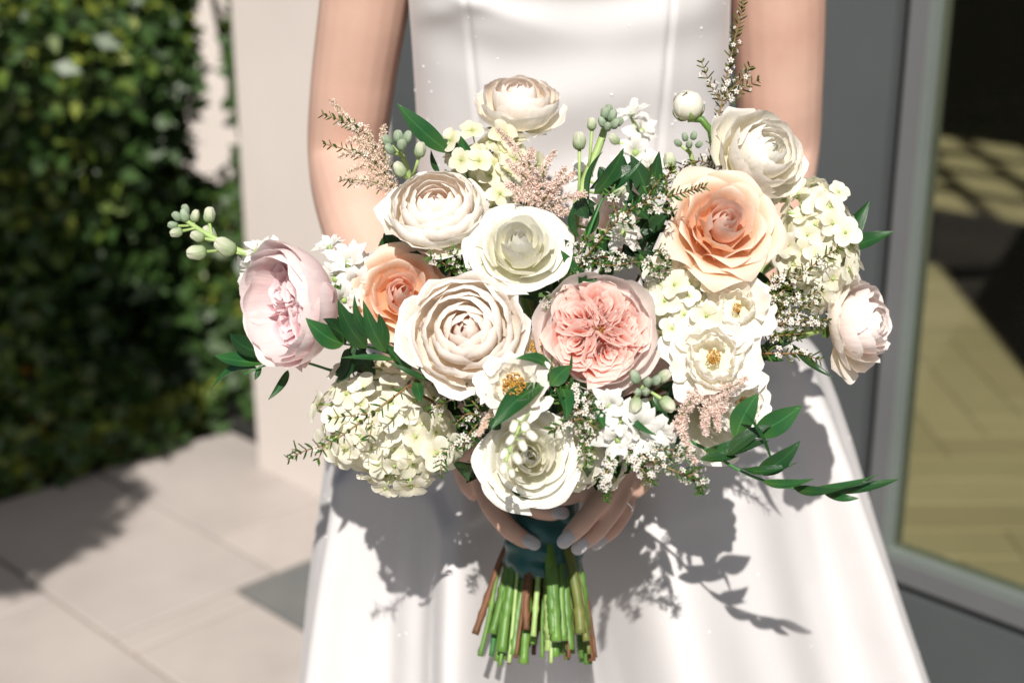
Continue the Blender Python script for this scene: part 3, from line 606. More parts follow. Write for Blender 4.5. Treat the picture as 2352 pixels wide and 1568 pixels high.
def calyx(o, R, z=-0.52, mat='stem', n=5, ln=0.5):
    for k in range(n):
        a = k * 2 * PI / n
        P = petal(a, 0.5, [(0.03, z - 0.03), (0.25, z - 0.09), (0.45, z - 0.05), (0.62, z - 0.03)], 0.8, 1.3, 0, 0.01, seed=k, nu=5, nv=6)
        obj('sepal', grid_mesh('sepal', P * R, mat), o)
def receptacle(o, m, inv, R, f, z=-0.5, r=0.0032, smat=None):
    stem_to_bind(o, inv, m @ Vector((0, 0, z * R)), -f, r, smat)

def ranunculus(label, c, d, rpx, face, n=46, mats=('blush_core', 'blush', 'blush'), twist=0.0, dome=0.20, spread=1.0, flop=0.0, seed=1, open_=0.03, smat='stem', depth=0.5, jag=0.03, name='ranunculus', cat='ranunculus', loose=0.0):
    o, m, inv, R, f = head(name, label, cat, c, d, rpx, face, twist); rs = random.Random(seed)
    for i in range(n):
        t = (i + 0.5) / n
        rr = open_ + (1 - open_) * t ** 0.92
        if i >= 6: rr = 0.11 + 0.89 * ((i - 5.5) / (n - 5.5)) ** 0.95
        zr = dome * (1 - 0.75 * t * t) - 0.42 * flop * max(0, t - 0.6) - 0.28 * max(0, t - 0.55) ** 1.2 + rs.uniform(-0.015, 0.015) - 0.07 * math.exp(-(t / 0.10) ** 2)
        rr *= 1 + rs.uniform(-0.055, 0.055)
        out = max(0, (t - 0.74) / 0.26)
        capw = (0.24 - 0.08 * t) * (1 - loose * min(1, t * 1.6)) * (1 if loose == 0 else rs.uniform(0.6, 1.3)); out = max(out, loose * 0.5 * max(0, (t - 0.35) / 0.4))
        prof = [(0.07, -depth), (rr * 0.72 + 0.20, -depth + 0.03), (rr + capw * (1 - 1.9 * min(1, out * 2.2)), zr - 0.07 - 0.02 * (1 - t)), (rr - 0.03 * (1 - t), zr)]
        if i < 6: prof = [(0.05, -depth), (0.16 + 0.02 * i, -depth + 0.1), (0.13 + 0.028 * i, zr - 0.10), (0.004 + 0.012 * i, zr + 0.02 - 0.006 * i)]
        hwid = 1.25 - 0.50 * t
        P = petal(i * GA + rs.uniform(-0.2, 0.2), hwid * rs.uniform(0.9, 1.1), prof, 0.20 + 0.12 * t, 2.4, 0.035, 0.010 + 0.024 * t, 1.2 + t, 0.0, 0.04 * out * rs.uniform(0.2, 1.5), seed * 100 + i, nu=11 if t > 0.3 else 9, nv=10, jag=jag * 0.5 * (0.4 + t))
        P = tilt_arr(P, rs.uniform(-0.09, 0.09) * (0.3 + t), rs.uniform(-0.09, 0.09) * (0.3 + t))
        add_petal(o, P, R, mats[0] if t < 0.22 else (mats[1] if t < 0.7 else mats[2]))
    calyx(o, R, -depth - 0.02); receptacle(o, m, inv, R, f, -depth, 0.0030, smat); return o
def rose(label, c, d, rpx, face, n=26, mats=('white', 'white', 'white'), twist=0.0, seed=1, point=0.5, roll=0.16, high=0.34, smat='stem', name='rose', cat='rose', flat=0.0):
    o, m, inv, R, f = head(name, label, cat, c, d, rpx, face, twist); rs = random.Random(seed)
    for i in range(n):
        t = (i + 0.5) / n
        if t < 0.30:
            s = t / 0.30; rr = 0.035 + 0.26 * s; zr = high + 0.02 - 0.07 * s + rs.uniform(-0.012, 0.012)
            prof = [(0.04, -0.5), (rr + 0.10, -0.40), (rr + 0.055, zr - 0.22), (rr * (0.45 + 0.5 * s), zr)]
            P = petal(i * GA, 1.75 - 0.55 * s, prof, 0.15, 2.0, 0.20, 0.012, 1.0, 0.0, 0.05 * s, seed * 90 + i, nu=15, nv=10, jag=0.015); mt = mats[0]
            P = tilt_arr(P, rs.uniform(-0.06, 0.06), rs.uniform(-0.06, 0.06))
        else:
            s = (t - 0.30) / 0.70; rr = 0.30 + 0.66 * s ** 0.95; zr = high - 0.06 - (0.34 + flat) * s ** 1.35 + rs.uniform(-0.02, 0.02)
            prof = [(0.05, -0.5), (rr * 0.7 + 0.16, -0.50 + 0.06 * (1 - s)), (rr + 0.02, zr - 0.22 * (1 - s) - 0.04), (rr, zr)]
            P = petal(i * GA + rs.uniform(-0.12, 0.12), 0.86 - 0.14 * s, prof, 0.16 + 0.20 * point, 2.0 - 0.7 * point, 0.05, 0.014, 1.0, 0.10 * point * (0.6 + s), roll * rs.uniform(0.7, 1.25) * (0.12 + 1.05 * s), seed * 90 + i, nu=15, nv=15, jag=0.012, crease=-0.02 * point, q0=0.64)
            P = tilt_arr(P, rs.uniform(-0.07, 0.07), rs.uniform(-0.07, 0.07))
            mt = mats[1] if s < 0.5 else mats[2]
        add_petal(o, P, R, mt)
    calyx(o, R, -0.52); receptacle(o, m, inv, R, f, -0.5, 0.0034, smat); return o
def garden_rose(label, c, d, rpx, face, mats=('pink', 'palepink', 'palepink'), twist=0.0, seed=1, sectors=5, nest=8, cup=0.16, outer=16, smat='stem_brown', name='garden_rose', cat='rose', stamens=True, deep=0.0):
    o, m, inv, R, f = head(name, label, cat, c, d, rpx, face, twist); rs = random.Random(seed)
    ang0 = 0.0; wts = [rs.uniform(0.8, 1.3) for _ in range(sectors)]; tw_ = sum(wts)
    for sct in range(sectors):
        span = 2 * PI * wts[sct] / tw_; ph = ang0 + span / 2; ang0 += span; C, S_ = math.cos(ph), math.sin(ph)
        for k in range(nest):
            q = k / (nest - 1); a_ = 0.05 + 0.34 * q; b_ = 0.02 + 0.62 * math.tan(min(span / 2, 0.85)) * q * 1.08
            u = np.linspace(-1, 1, 21); v = np.linspace(0, 1, 8); Vv, U = np.meshgrid(v, u, indexing='ij'); ang = U * (2.9 - 0.1 * q)
            p1, p2, p3 = rs.uniform(0, 6.3), rs.uniform(0, 6.3), rs.uniform(0, 6.3)
            wob = 1 + (0.10 + 0.06 * q) * np.sin(3 * ang + p1) * Vv + 0.08 * np.sin(6 * ang + p2) * Vv ** 2 + 0.04 * np.sin(11 * ang + p3) * Vv ** 3
            x = 0.40 + rs.uniform(-0.03, 0.03) + a_ * np.cos(ang) * wob; y = b_ * np.sin(ang) * wob * (0.35 + 0.85 * np.clip(x, 0, 1)) + 0.05 * np.sin(5 * x + p3) * (0.3 + q)
            sc_ = 0.72 + 0.28 * Vv ** 0.7; x = 0.05 + (x - 0.05) * sc_; y = y * sc_
            lean = 0.05 * Vv ** 3
            x = x + lean * np.cos(ang); y = y + lean * np.sin(ang)
            zt = 0.08 - deep + 0.06 * q - 0.06 * x + 0.035 * np.sin(3 * ang + p2) + 0.02 * np.sin(7 * ang + p1) + rs.uniform(-0.03, 0.03); z = -0.14 - deep + (zt + 0.14 + deep) * Vv
            add_petal(o, np.stack([x * C - y * S_, x * S_ + y * C, z], -1), R, mats[0])
    for i in range(14):                      # crumpled petals that fill the seams between the quarters
        aa_ = rs.uniform(0, 6.3); r0_ = rs.uniform(0.12, 0.55); u = np.linspace(-1, 1, 11); v = np.linspace(0, 1, 7); Vv, U = np.meshgrid(v, u, indexing='ij'); p1 = rs.uniform(0, 6.3); ln_ = rs.uniform(0.10, 0.22)
        x = r0_ + ln_ * U; y = 0.05 * np.sin(3 * U + p1) * (0.4 + Vv) + 0.025 * np.sin(8 * U + p1) * Vv ** 2 + 0.05 * Vv ** 2 * rs.choice((-1, 1)); z = -0.24 - deep + (0.34 + 0.05 * rs.random() - 0.10 * U ** 2 + 0.03 * np.sin(5 * U + p1)) * Vv
        add_petal(o, np.stack([x * math.cos(aa_) - y * math.sin(aa_), x * math.sin(aa_) + y * math.cos(aa_), z], -1), R, mats[0])
    for i in range(outer):
        t = (i + 0.5) / outer; rr = 0.76 + 0.26 * t; zr = cup - 0.05 * t - 0.22 * max(0, t - 0.6)
        prof = [(0.06, -0.52), (rr * 0.8 + 0.1, -0.52), (rr + 0.10 - 0.10 * t, zr - 0.25), (rr - 0.06 * (1 - t), zr)]
        add_petal(o, petal(i * GA, 0.72 * rs.uniform(0.9, 1.15), prof, 0.24, 2.2, 0.04, 0.022, 1.4, 0, 0.05 * t, seed * 70 + i, nu=13, nv=11, jag=0.03), R, mats[1] if t < 0.5 else mats[2])
    if stamens: stamen_tuft(o, R * 0.11, R * 0.02, 50, 0.08)
    calyx(o, R, -0.54); receptacle(o, m, inv, R, f, -0.5, 0.0032, smat); return o
OCT_V = np.array([(1, 0, 0), (-1, 0, 0), (0, 1, 0), (0, -1, 0), (0, 0, 1), (0, 0, -1)], float)
OCT_F = np.array([(0, 2, 4), (2, 1, 4), (1, 3, 4), (3, 0, 4), (2, 0, 5), (1, 2, 5), (3, 1, 5), (0, 3, 5)])
def stamen_tuft(o, r, zc, n, s):
    T = []; 
    for k in range(n):
        rr = r * math.sqrt(random.random()); a = random.uniform(0, 6.3); T.append((rr * math.cos(a), rr * math.sin(a), zc + random.uniform(-0.3, 0.5) * r + 0.35 * r * (rr / r) ** 2))
    T = np.array(T); sz = r * 0.11; b = obj('stamens', inst_mesh('stamens', OCT_V, OCT_F, np.zeros((6, 2)), rand_rot(n, sz * 0.7, sz * 1.2), T, 'stamen'), o); b['kind'] = 'stuff'
    return b
def open_rose(label, c, d, rpx, face, mats=('cream', 'cream'), twist=0.0, seed=1, inner=7, outer=8, st=0.26, close=0.0, smat='stem_brown', name='spray_rose'):
    o, m, inv, R, f = head(name, label, 'rose', c, d, rpx, face, twist); rs = random.Random(seed)
    for i in range(inner):
        rr = 0.34 + 0.03 * i; zr = 0.20 - 0.01 * i
        prof = [(0.06, -0.36), (0.42, -0.40), (rr + 0.16, -0.05), (rr - close * 0.14, zr)]
        add_petal(o, petal(i * GA, 0.85, prof, 0.22, 2.2, 0.05, 0.05, 1.6, 0, 0.07, seed * 60 + i, nu=13, nv=10, jag=0.05), R, mats[0])
    for i in range(outer):
        t = i / (outer - 1); rr = 0.72 + 0.26 * t; zr = 0.10 - 0.20 * t
        prof = [(0.06, -0.42), (0.45, -0.48), (rr - 0.05, zr - 0.22), (rr, zr)]
        add_petal(o, petal(i * GA + 0.8, 0.66, prof, 0.22, 2.4, 0.04, 0.045, 1.7, 0, 0.10 * rs.uniform(0.3, 1.3), seed * 60 + 20 + i, nu=15, nv=11, jag=0.045), R, mats[1])
    stamen_tuft(o, R * st, -R * 0.10, 260, 0.1)
    calyx(o, R, -0.46); receptacle(o, m, inv, R, f, -0.42, 0.0024, smat); return o

# --- the large blooms
ranunculus('largest blush cream ranunculus facing the front, left of the pink rose', (1068, 756), 0.955, 158, (-0.10, 0.20, 1), 44, ('blush_core', 'blush', 'blush'), 0.3, dome=0.20, seed=11)
ranunculus('cream ranunculus tilted upwards beside the bare left arm', (1000, 474), 0.995, 140, (-0.06, 0.62, 0.80), 42, ('blush_core', 'blush', 'cream'), 1.1, dome=0.26, flop=0.5, seed=12)
ranunculus('topmost pale ranunculus in front of the bodice, facing up', (1192, 232), 1.075, 122, (0.05, 0.80, 0.62), 36, ('blush_core', 'blush', 'cream'), 2.0, dome=0.36, flop=0.8, seed=13, jag=0.05, loose=0.35)
ranunculus('pure white ranunculus at upper right turned towards the right arm', (1755, 350), 1.015, 136, (0.42, 0.34, 0.84), 36, ('white', 'cream', 'cream'), 0.4, dome=0.36, flop=0.9, seed=14, depth=0.55, loose=0.45)
ranunculus('rightmost pale blush flower turned sideways to the right', (1978, 742), 1.035, 138, (0.80, 0.12, 0.58), 34, ('blush', 'palepink', 'blush'), 0.9, dome=0.40, flop=1.3, seed=15, jag=0.09, smat='stem_pale', depth=0.4, loose=0.9)
rose('creamy white rose in the upper middle of the bouquet', (1193, 562), 0.965, 122, (0.02, 0.46, 0.88), 36, ('white', 'white', 'white'), 0.5, seed=21, point=0.3, roll=0.16, high=0.36, flat=0.10)
rose('large peach rose with rolled pointed petals at the upper right', (1664, 512), 0.968, 138, (0.10, 0.30, 0.94), 36, ('peach_core', 'peach', 'peach'), 2.2, seed=22, point=1.1, roll=0.26, high=0.32, flat=-0.10)
rose('peach rose half hidden behind the largest ranunculus', (925, 668), 1.0, 128, (0.15, 0.25, 0.95), 32, ('peach_core', 'peach', 'peach'), 0.9, seed=23, point=0.8, roll=0.2, high=0.22)
rose('lowest white rose hanging over the hands', (1215, 1050), 0.985, 116, (0.06, 0.12, 0.99), 36, ('white', 'white', 'white'), 1.7, seed=24, point=0.6, roll=0.16, high=0.34, flat=0.06)
garden_rose('ruffled pink garden rose facing the front in the middle', (1372, 760), 0.955, 143, (0.0, 0.18, 1), twist=0.75, seed=31)
garden_rose('leftmost pale mauve pink garden rose turned to the left', (672, 702), 0.995, 148, (-0.72, -0.08, 0.68), ('mauve_core', 'mauve', 'mauve'), 0.5, seed=32, sectors=4, nest=5, cup=0.42, outer=20, stamens=False, deep=0.12)
open_rose('small cream rose with wide yellow stamens under the largest ranunculus', (1180, 884), 0.945, 88, (-0.05, 0.30, 0.95), seed=41, st=0.30, twist=0.4)
open_rose('open ivory rose with golden stamens right of the pink rose', (1640, 818), 0.965, 118, (-0.06, 0.28, 0.95), seed=42, st=0.14, close=0.8, twist=1.5, inner=10, outer=9)
open_rose('ivory rose tucked under the large peach rose', (1692, 705), 0.962, 90, (-0.25, 0.25, 0.93), seed=43, st=0.12, close=0.7, twist=0.8)
open_rose('small yellow centred rose peeping between the ranunculus and the pink rose', (1236, 800), 0.97, 60, (0.1, 0.35, 0.9), seed=44, st=0.34, twist=0.1)
open_rose('ivory rose seen from its edge above the lower right greenery', (1712, 922), 1.0, 96, (0.55, 0.05, 0.83), seed=45, st=0.12, close=0.9, twist=0.2)
rose('cream rose almost hidden below the open ivory rose', (1650, 960), 1.03, 110, (0.2, -0.1, 0.97), 16, seed=46, point=0.2, roll=0.1, name='rose')
rose('pale pink rose deep behind the middle greenery', (1420, 520), 1.04, 105, (0.0, 0.3, 0.95), 18, ('palepink', 'palepink', 'palepink'), seed=47, point=0.2, roll=0.1)
# closed ranunculus bud on its curved stalk
o, m, inv, R, f = head('ranunculus_bud', 'round closed white bud standing at the upper right', 'bud', (1580, 243), 1.04, 34, (-0.2, 0.75, 0.6))
for i in range(7):
    a = i * GA; k = 0.9 + 0.02 * i
    add_petal(o, petal(a, 1.25, [(0.15, -0.95), (1.32 * k, -0.9), (1.3 * k, 0.9), (0.10, 1.0 * k)], 0.22, 2, 0.05, 0.0, 1, seed=500 + i, nu=13, nv=12, jag=0.01), R, 'white')
for i in range(5):
    obj('sepal', grid_mesh('sepal', petal(i * 2 * PI / 5, 0.5, [(0.1, -1.0), (0.9, -1.05), (1.2, -0.5), (1.14, 0.15)], 0.8, 1.4, 0, 0, seed=i, nu=7, nv=7) * R, 'stem_pale'), o)
tube('stalk', [m @ Vector((0, 0, -R)), at(1612, 275, 1.04), at(1632, 300, 1.045), at(1640, 345, 1.05), at(1630, 420, 1.06)], [0.0027, 0.0027, 0.0027, 0.0026, 0.0026], 'stem', o, 8, inv)

# --- hydrangea heads: florets of four petals
def hpetal(seed, s=1.0):
    rs = np.random.default_rng(seed); u = np.linspace(-1, 1, 7); v = np.linspace(0, 1, 7); V, U = np.meshgrid(v, u, indexing='ij')
    wd = 0.50 * np.sqrt(np.clip(1 - ((V - 0.58) / 0.60) ** 2, 0.0, 1)) * (0.55 + 0.45 * np.clip(V * 2, 0, 1)) + 0.03
    x = U * wd; y = 0.06 + V * (1 - 0.16 * U ** 2); z = 0.10 * V ** 2 - 0.20 * V ** 4 + 0.10 * U ** 2 * (0.4 + V) + 0.05 * np.sin(3 * U + rs.uniform(0, 6)) * V
    return np.stack([x, y, z], -1) * s
HPM = {}
def hmesh(mat, k):
    if (mat, k) not in HPM: HPM[(mat, k)] = grid_mesh('floret_petal', hpetal(k) , mat)
    return HPM[(mat, k)]
CORE = {}
def floret(o, inv, pos, nrm, s, mat, spin, core_w=None):
    key = round(0.022, 3)
    if key not in CORE:
        V1, F1 = tube_arrays([(0, 0, -2.2), (0, 0, -0.6), (0, 0, 0.0), (0, 0, 0.10), (0, 0, 0.16)], [0.05, 0.06, 0.10, 0.11, 0.03], 6)
        CORE[key] = mesh_from('floret', [tuple(v) for v in V1], F1, None, 'stem_pale')
    mw = mtx(pos, frame(nrm, UP) @ Matrix.Rotation(spin, 3, 'Z'), s)
    fo = obj('floret', CORE[key], o, inv @ mw)
    for k in range(4):
        obj('petal', hmesh(mat, random.randrange(4)), fo, Matrix.Rotation(k * PI / 2 + random.uniform(-0.12, 0.12), 4, 'Z') @ Matrix.Rotation(random.uniform(-0.10, 0.38), 4, 'X') @ Matrix.Scale(random.uniform(0.88, 1.08), 4))
    return fo
def hydrangea(label, c, d, rx, ry, rz, face, n, s, mat='hydrangea', inner=0.35, seed=3, cover=0.1, mtip=None):
    m = mtx(at(c[0], c[1], d), Matrix.Identity(3)); inv = m.inverted(); o = thing('hydrangea', label, 'hydrangea', m, GRP); rs = random.Random(seed)
    f = view(face); Rm = frame(f, UP); k = 0; tot = int(n / (1 - cover))
    for i in range(int(n * 2)):
        ph = i * GA; zc = 1 - 2 * (i + 0.5) / (n * 2)
        if zc < -0.25: continue
        rad = math.sqrt(1 - zc * zc); dv = Vector((rad * math.cos(ph), rad * math.sin(ph), zc))
        lump = 1 + 0.16 * math.sin(dv.x * 5 + seed) * math.sin(dv.y * 6) + rs.uniform(-0.16, 0.10)
        deep = rs.random() < inner
        if deep: lump *= 0.84
        wd = Rm @ Vector((dv.x * rx, dv.y * ry, dv.z * rz)) * lump
        nn = (Rm @ Vector((dv.x / rx, dv.y / ry, dv.z / rz)).normalized() + Vector((rs.uniform(-1, 1), rs.uniform(-1, 1), rs.uniform(-1, 1))) * 0.45).normalized()
        floret(o, inv, at(c[0], c[1], d) + wd, nn, s * rs.uniform(0.95, 1.35), mat, rs.uniform(0, 6.3))
    V1, F1 = tube_arrays([Rm @ Vector((0, 0, q * rz)) for q in (-0.7, -0.45, 0.0, 0.3, 0.55)], [0.3 * rx, 0.5 * rx, 0.6 * rx, 0.5 * rx, 0.12 * rx], 9)
    obj('branchlets', mesh_from('branchlets', [tuple(v) for v in V1], F1, None, 'stem_olive'), o)
    stem_to_bind(o, inv, at(c[0], c[1], d) - f * rz * 0.5, -f, 0.0036, None); return o
hydrangea('big cream hydrangea head at the lower left of the bouquet', (900, 972), 1.025, 0.049, 0.042, 0.040, (-0.12, -0.1, 1), 88, 0.0098, seed=1)
hydrangea('cream hydrangea between the peach rose and the right edge', (1865, 560), 1.035, 0.028, 0.046, 0.034, (0.35, 0.15, 0.92), 62, 0.0092, seed=2)
hydrangea('loose cream hydrangea between the pink rose and the peach rose', (1560, 690), 0.99, 0.030, 0.044, 0.026, (0.0, 0.1, 1), 46, 0.0086, seed=3, inner=0.5)
hydrangea('greenish hydrangea below the topmost ranunculus', (1130, 400), 1.05, 0.032, 0.026, 0.022, (-0.1, 0.3, 0.95), 30, 0.0088, 'hydrangea_lime', seed=4, inner=0.5)
hydrangea('cream hydrangea in the shade right of the lowest white rose', (1330, 1030), 1.03, 0.030, 0.026, 0.02, (0.1, 0, 1), 22, 0.0088, seed=5)
for (px, py, d, n_, sp) in ((1035, 322, 1.03, (-0.5, 0.3, 0.8), 0.3), (1085, 300, 1.035, (-0.1, 0.6, 0.8), 1.0), (1148, 445, 1.0, (0.1, 0.3, 0.9), 0.2), (1060, 368, 1.02, (-0.3, 0.2, 0.9), 2.0), (1100, 370, 1.015, (0, 0.4, 0.9), 0.7)):
    hy = [x for x in bpy.data.objects if x.name == 'hydrangea.003'][0]
    floret(hy, hy.matrix_basis.inverted(), at(px, py, d), view(n_), 0.0098, 'hydrangea_lime', sp)

# --- long glossy leaves
def leaf_mesh(A, B, wid, nrm, bend=0.0, fold=0.15, side=0.0, mat='leaf', shape=0.42, twist=0.0, nv=15):
    A, B = Vector(A), Vector(B); t = B - A; L = t.length; t.normalize(); n = Vector(nrm); n = (n - t * n.dot(t)).normalized(); b = t.cross(n)
    v = np.linspace(0, 1, nv); P = np.zeros((nv, 7, 3)); u = np.linspace(-1, 1, 7)
    for i, s in enumerate(v):
        k = math.log(0.5) / math.log(shape); wd = wid * 0.5 * (math.sin(PI * min(1, s ** k)) ** 0.92 if 0 < s < 1 else 0.0) + 0.0002
        arch = 4 * s * (1 - s); ctr = A + t * (L * s) + n * (bend * L * arch) + b * (side * L * arch)
        tw = twist * (s - 0.5); bb = b * math.cos(tw) + n * math.sin(tw); nn = n * math.cos(tw) - b * math.sin(tw)
        for j, q in enumerate(u): P[i, j] = ctr + bb * (wd * q) + nn * (fold * wd * q * q)
    return grid_mesh('leaf', P, mat)
def greens(name, label, cat, path, leaves, r=0.0011, smat='stem_deep', bind=True, mat='leaf'):
    """leafy sprig: path of (px,py,d); leaves of (base, tip, width px, depth change, bend, side, shade)"""
    p0 = at(*path[0]); m = Matrix.Translation(p0); inv = m.inverted(); o = thing(name, label, cat, m, GRP)
    pts = spline([at(*p) for p in path], 5); tube('stem', pts, [r * (1 - 0.5 * i / len(pts)) for i in range(len(pts))], smat, o, 6, inv)
    for lf in leaves:
        (bx, by), (tx, ty), wpx, d0, d1, bend, side = lf[:7]; nv_ = lf[7] if len(lf) > 7 else (random.uniform(-0.25, 0.25), 0.35, 1)
        A, B = at(bx, by, d0), at(tx, ty, d1)
        obj('leaf', leaf_mesh(inv @ A, inv @ B, random.uniform(0.72, 0.88) * wpx * PXM * d0, view(nv_), bend, random.uniform(0.1, 0.55), side, lf[8] if len(lf) > 8 else mat, random.uniform(0.36, 0.48), random.uniform(-0.8, 0.8)), o)
    if bind: stem_to_bind(o, inv, p0, (BIND - p0).normalized(), r * 1.6, None, 'stalk')
    return o
greens('ruscus_sprig', 'leafy green sprig trailing far out to the lower right', 'greenery',
       [(1500, 985, 1.03), (1600, 1020, 1.0), (1690, 1075, 0.99), (1760, 1105, 0.99), (1830, 1122, 0.995), (1905, 1134, 1.0)],
       [((1688, 1010), (1742, 903), 66, 0.985, 0.965, 0.03, -0.05), ((1725, 1000), (1842, 930), 62, 0.985, 0.96, 0.05, 0.05), ((1775, 1070), (1708, 945), 20, 0.985, 0.955, 0.02, 0.09, (0.8, 0.2, 0.6)),
        ((1740, 1085), (1838, 1012), 52, 0.985, 0.962, 0.06, 0.08), ((1620, 1035), (1708, 992), 46, 0.995, 0.98, 0.05, 0.22), ((1660, 1040), (1766, 1012), 56, 0.99, 0.975, 0.06, 0.12, (0, 0.8, 0.6), 'leaf2'),
        ((1668, 1044), (1772, 975), 44, 0.985, 0.97, 0.04, -0.05, (0, 0.6, 0.8), 'leaf2'), ((1712, 1078), (1832, 1062), 26, 0.985, 0.97, 0.04, 0.12, (0, 0.6, 0.8)), ((1608, 1055), (1694, 1048), 44, 0.985, 0.985, 0.0, 0.05, (0.1, 0.9, 0.5)),
        ((1752, 1105), (1872, 1098), 30, 0.985, 0.972, 0.06, 0.16, (0, 0.7, 0.7)), ((1822, 1118), (1944, 1120), 34, 0.99, 0.975, 0.05, 0.16, (0, 0.7, 0.7)), ((1860, 1126), (2018, 1090), 26, 0.995, 0.975, 0.05, 0.13, (0, 0.8, 0.6)),
        ((1905, 1132), (2064, 1100), 34, 1.0, 0.985, 0.05, 0.08, (0, 0.75, 0.65)), ((1895, 1136), (1972, 1144), 30, 0.995, 0.985, 0.05, 0.14, (0, 0.7, 0.7)), ((1700, 1075), (1735, 1090), 22, 0.985, 0.98, 0, 0, (0.6, 0.3, 0.6)), ((1560, 1000), (1596, 1072), 40, 1.0, 1.0, 0, 0.1, (0, 0, 1), 'leaf2')], 0.0013)
greens('ruscus_sprig', 'cluster of dark green leaves over the leftmost rose', 'greenery',
       [(1000, 870, 1.0), (930, 828, 0.975), (860, 800, 0.965), (790, 790, 0.96)],
       [((790, 790), (702, 730), 62, 0.955, 0.94, 0.06, -0.10), ((795, 788), (742, 732), 46, 0.957, 0.945, 0.05, 0.10, (0.4, 0.3, 0.8), 'leaf2'), ((842, 800), (776, 688), 52, 0.955, 0.94, 0.05, -0.06), ((838, 795), (790, 712), 46, 0.96, 0.95, 0.03, 0.05, (0, 0.3, 1), 'leaf2'),
        ((886, 808), (834, 690), 46, 0.955, 0.935, 0.04, -0.04), ((888, 780), (814, 678), 34, 0.96, 0.935, 0.06, -0.18, (-0.3, 0.5, 0.8)), ((880, 810), (870, 720), 34, 0.962, 0.955, 0.0, 0.05, (0, 0.2, 1), 'leaf2'), ((905, 826), (782, 822), 26, 0.96, 0.945, 0.05, -0.06, (0, 0.8, 0.6)),
        ((800, 800), (772, 880), 44, 0.985, 0.99, 0.0, -0.15, (0, 0.2, 1), 'leaf2'), ((930, 840), (880, 790), 36, 0.97, 0.96, 0.03, 0.0, (0.2, 0.4, 0.9)), ((945, 855), (905, 815), 30, 0.965, 0.955, 0.0, 0.1), ((955, 870), (968, 925), 34, 0.965, 0.955, 0.02, 0.0, (0, -0.1, 1)), ((1000, 880), (896, 832), 22, 0.97, 0.955, 0.05, -0.08, (0, 0.7, 0.7)), ((840, 830), (770, 855), 40, 1.0, 1.0, 0, 0, (0, 0.3, 1), 'leaf2')], 0.0013)
greens('ruscus_sprig', 'dark green leaves hanging out below the leftmost rose', 'greenery',
       [(760, 850, 1.03), (690, 830, 1.03), (630, 832, 1.035), (560, 860, 1.04)],
       [((640, 818), (528, 766), 58, 1.04, 1.06, 0.05, -0.12, (0, 0.5, 0.85), 'leaf2'), ((618, 832), (494, 816), 60, 1.04, 1.065, 0.05, -0.08, (0, 0.6, 0.8)), ((590, 846), (482, 900), 48, 1.04, 1.07, 0.08, 0.10, (0.1, 0.7, 0.7)), ((662, 850), (616, 918), 22, 1.03, 1.02, 0.04, -0.06, (0.3, 0.3, 0.9)), ((600, 840), (586, 872), 16, 1.04, 1.04, 0, 0), ((640, 822), (584, 800), 34, 1.03, 1.03, 0.02, 0.05)], 0.0011)
greens('ruscus_sprig', 'upright green leaves rising in the upper middle', 'greenery',
       [(1330, 640, 1.0), (1345, 560, 0.98), (1370, 490, 0.975), (1395, 430, 0.98)],
       [((1365, 445), (1432, 340), 42, 0.975, 0.955, 0.05, 0.06), ((1352, 470), (1385, 348), 22, 0.985, 0.975, 0.0, -0.16, (-0.6, 0.2, 0.8), 'leaf2'), ((1368, 440), (1475, 366), 30, 0.985, 0.97, 0.04, 0.22, (0, 0.6, 0.8)), ((1490, 452), (1448, 356), 52, 1.0, 0.995, 0.02, 0.02, (-0.1, 0.1, 1), 'leaf2'), ((1500, 455), (1514, 348), 42, 1.0, 0.99, 0.03, -0.03, (0.1, 0.1, 1), 'leaf2'),
        ((1330, 545), (1318, 470), 22, 0.98, 0.97, 0, -0.15, (0, 0.3, 1)), ((1345, 540), (1372, 470), 30, 0.985, 0.975, 0, 0.1, (0, 0.2, 1), 'leaf2'), ((1350, 560), (1400, 545), 26, 0.975, 0.965, 0.05, 0.2, (0, 0.7, 0.7)), ((1300, 600), (1296, 550), 46, 0.985, 0.97, 0.05, 0.05, (0.2, 0.6, 0.8), 'leaf2'), ((1325, 640), (1288, 575), 34, 0.975, 0.965, 0.04, 0.0), ((1318, 655), (1372, 640), 34, 0.97, 0.96, 0.05, 0.1), ((1335, 660), (1330, 612), 26, 0.965, 0.955, 0, 0.1), ((1400, 490), (1440, 540), 24, 1.0, 1.0, 0, 0, (0, 0.2, 1), 'leaf2'), ((1480, 500), (1425, 600), 46, 1.02, 1.02, 0, 0, (0, 0.2, 1), 'leaf2'), ((1500, 480), (1490, 580), 50, 1.02, 1.01, 0, 0, (0, 0.2, 1), 'leaf2'), ((1540, 560), (1480, 640), 50, 1.03, 1.03, 0, 0, (0, 0.2, 1), 'leaf2')], 0.0013)
greens('ruscus_sprig', 'long pointed green leaves beside the topmost ranunculus', 'greenery',
       [(1110, 480, 1.04), (1080, 420, 1.03), (1055, 350, 1.03), (1030, 330, 1.03)],
       [((1035, 352), (912, 238), 62, 1.03, 1.015, 0.06, -0.08, (0.2, 0.4, 0.9)), ((1062, 372), (1012, 318), 44, 1.03, 1.03, 0, 0.05, (0.3, 0.4, 0.9), 'leaf2'), ((1075, 395), (1058, 312), 40, 1.025, 1.02, 0, 0.03), ((1010, 400), (990, 345), 18, 1.04, 1.035, 0, -0.1, (0.3, 0.3, 0.9), 'leaf2'), ((1085, 460), (1060, 400), 40, 1.02, 1.015, 0, 0)], 0.0012)
